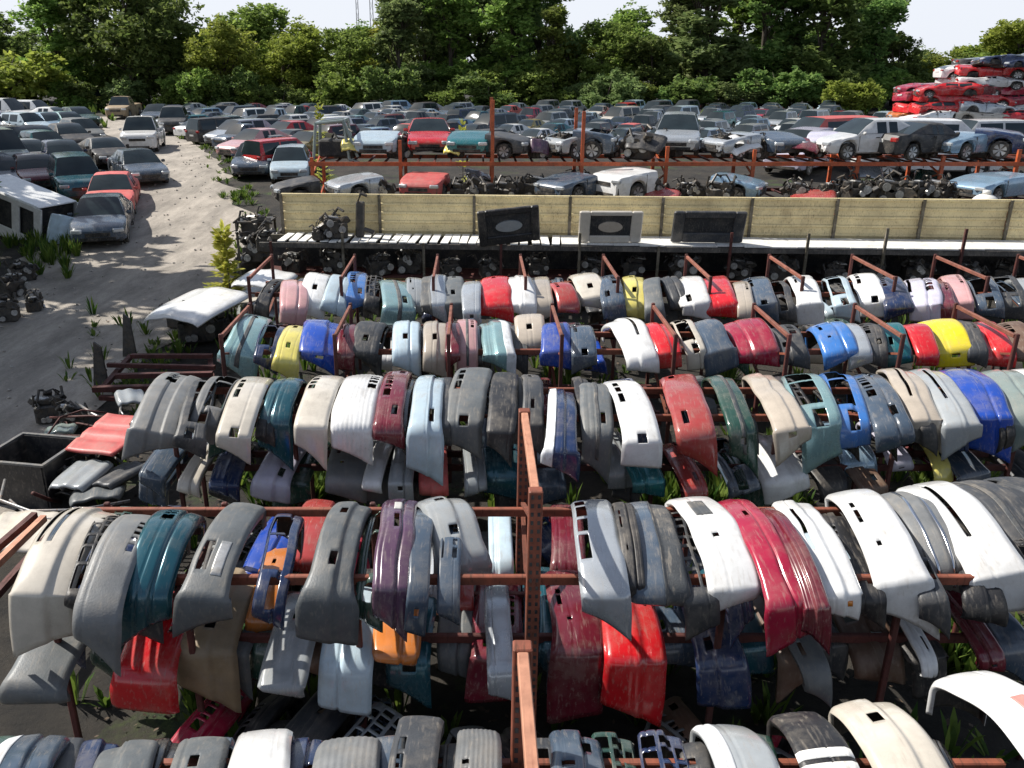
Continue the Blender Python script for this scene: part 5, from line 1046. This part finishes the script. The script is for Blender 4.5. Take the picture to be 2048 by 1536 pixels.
tag(e, 'black open-topped square bin beside the scrap heap', 'bin')
for i, (px, py, z, c, w, l, rz, lb) in enumerate([(160, 950, .55, 'pale grey', .62, .7, -.2, 'bent pale grey panel on the scrap beside the black bin'), (195, 985, .45, 'grey', .7, .6, .3, 'grey panel on the scrap before the red tailgate'), (235, 950, .5, 'dark grey', .5, .8, -.3, 'dark panel beside the bent grey panel on the scrap'), (40, 1065, .5, 'cream', .8, .8, .12, 'cream flat panel at the left frame edge by the rusty rails'), (262, 795, .55, 'pale grey', .5, .45, .5, 'small pale panel above the red tailgate'), (120, 860, .3, 'grey green', .5, .4, .3, 'dull greenish panel in the scrap left of the red tailgate')]):
    hood(at(px, py, z), w, l, c, (random.uniform(-.15, .15), random.uniform(-.15, .15), rz), lb, .03, 'scrap_panel', 'panel', 'panels on the scrap heap')
for i, (pts, r, lb) in enumerate([([(10, 960), (0, 1000), (60, 1022), (160, 1020), (260, 1002)], .022, 'long bent grey strip curling round the black bin'), ([(20, 1000), (60, 1035), (150, 1040), (240, 1028)], .018, 'second bent strip lying outside the black bin'), ([(100, 835), (180, 832), (270, 838)], .02, 'rusty rod lying across the scrap left of the red tailgate'), ([(95, 870), (120, 835), (165, 820), (215, 826)], .016, 'bent wire loop over the scrap left of the red tailgate'), ([(110, 872), (190, 872), (230, 860)], .02, 'straight rusty pipe beside the red tailgate')]):
    m = MB(); m.tube([at(x, y, .5 + .05 * math.sin(k)) for k, (x, y) in enumerate(pts)], r, 7); o = m.build('metal_strip', M_RUSTD if i > 1 else M_STEEL, None, True); tag(o, lb, 'metal strip', 'strips and rods in the scrap')
for i in range(14):
    a = (random.uniform(70, 250), random.uniform(815, 1010)); b = (a[0] + random.uniform(-90, 90), a[1] + random.uniform(-40, 40)); za = random.uniform(.1, .6)
    m = MB(); q = at(*a, za); w = at(*b, random.uniform(.1, .6)); m.tube([q, q.lerp(w, .5) + Vector((0, 0, random.uniform(-.05, .12))), w], random.uniform(.012, .028), 7); o = m.build('metal_strip', random.choice((M_RUSTD, M_STEEL, M_DSTEEL)), None, True); tag(o, f'thin twisted metal strip in the tangle around the bin, {ORD[i]} piece', 'metal strip', 'tangled strips around the bin')
for i, (a, b, lb) in enumerate([((88, 1036), (-60, 1180), 'rusty orange rail slanting into the left frame edge'), ((70, 1030), (-80, 1160), 'second darker rail beside the rusty orange one'), ((96, 1075), (-30, 1215), 'thin rusty rail below the orange one at the left frame edge')]):
    m = MB(); m.bar(at(*a, .9), at(*b, .9), .07, .08); o = m.build('loose_rail', M_RUSTL if i == 0 else M_RUSTD); tag(o, lb, 'rail', 'loose rails at the left')
m = MB(); m.bar(at(322, 776, 1.0), at(262, 850, .9), .05, .06); o = m.build('loose_rail', M_RUSTL); tag(o, 'yellowish rail leaning between the red tailgate and the grey cover', 'rail', 'loose rails at the left')
for px, py, z, s, lb in [(105, 838, .05, .7, 'rusty engine among the wire loops left of the red tailgate'), (150, 850, .1, .6, 'small engine under the rusty rod left of the red tailgate'), (215, 930, .05, .8, 'engine under the red tailgate'), (165, 985, .05, .7, 'engine under the scrap panels by the bin'), (25, 590, .02, .9, 'dark engine on the verge at the left frame edge'), (50, 560, .02, .8, 'engine with a pale cover on the verge at the left frame edge'), (70, 620, .02, .6, 'small gearbox on the verge near the left frame edge'), (15, 640, .02, .8, 'gearbox cut by the left frame edge on the verge')]:
    engine(at(px, py, z), random.uniform(0, 3), lb, s)
# ---- stripped white van body and the leaning fender on the verge
p = atg(62, 470); e = empty('van_body', (p.x - .4, p.y + .3, gz(p.y)), (0, .24, R(-24))); m = MB(); a, b, h = 1.6, .8, 1.55
for s in (-1, 1):
    for x in (-a, -a * .33, a * .36, a): m.box((x, s * b, h / 2), (.36, .07, h), None, 0, .02)
    m.box((0, s * b, h - .08), (2 * a - .2, .066, .2), None, 0, .02); m.box((0, s * b, .22), (2 * a - .2, .066, .42), None, 0, .02)
m.build('side_frame', paint('white'), e); m = MB(); m.box((0, 0, h + .02), (2 * a + .1, 2 * b + .02, .06), None, 0, .03); m.build('roof', paint('white'), e)
m = MB(); m.box((0, 0, .78), (2 * a - .06, 2 * b - .2, 1.4)); m.build('interior', M_INT, e); tag(e, 'stripped white van body with open doorways tilting on the verge', 'van body')
p = atg(128, 490); hood((p.x, p.y, .62), .85, 1.0, 'pale blue', (1.1, .25, .2), 'pale blue fender leaning at the front of the slate blue sedan', .08, 'fender', 'fender', None)
p = at(1990, 386, 2.6); m = MB()
n = 14
for i in range(n + 1):
    for k in range(20):
        th = math.pi * i / n; m.v.append((.33 * math.sin(th) * math.cos(k * .31416), .33 * math.sin(th) * math.sin(k * .31416), .28 * math.cos(th)))
for i in range(n):
    for k in range(20): m.f.append((i * 20 + k, i * 20 + (k + 1) % 20, (i + 1) * 20 + (k + 1) % 20, (i + 1) * 20 + k)); m.mi.append(0)
m.tube([(0, 0, .27), (0, 0, .36)], .10, 12)
pp = aty(1990, 388, 21.55); o = m.build('plastic_tank', M_WHITE, None, True, Vector((pp.x, pp.y + .35, 2.55))); tag(o, 'round white plastic tank behind the top of the tan fence', 'tank')
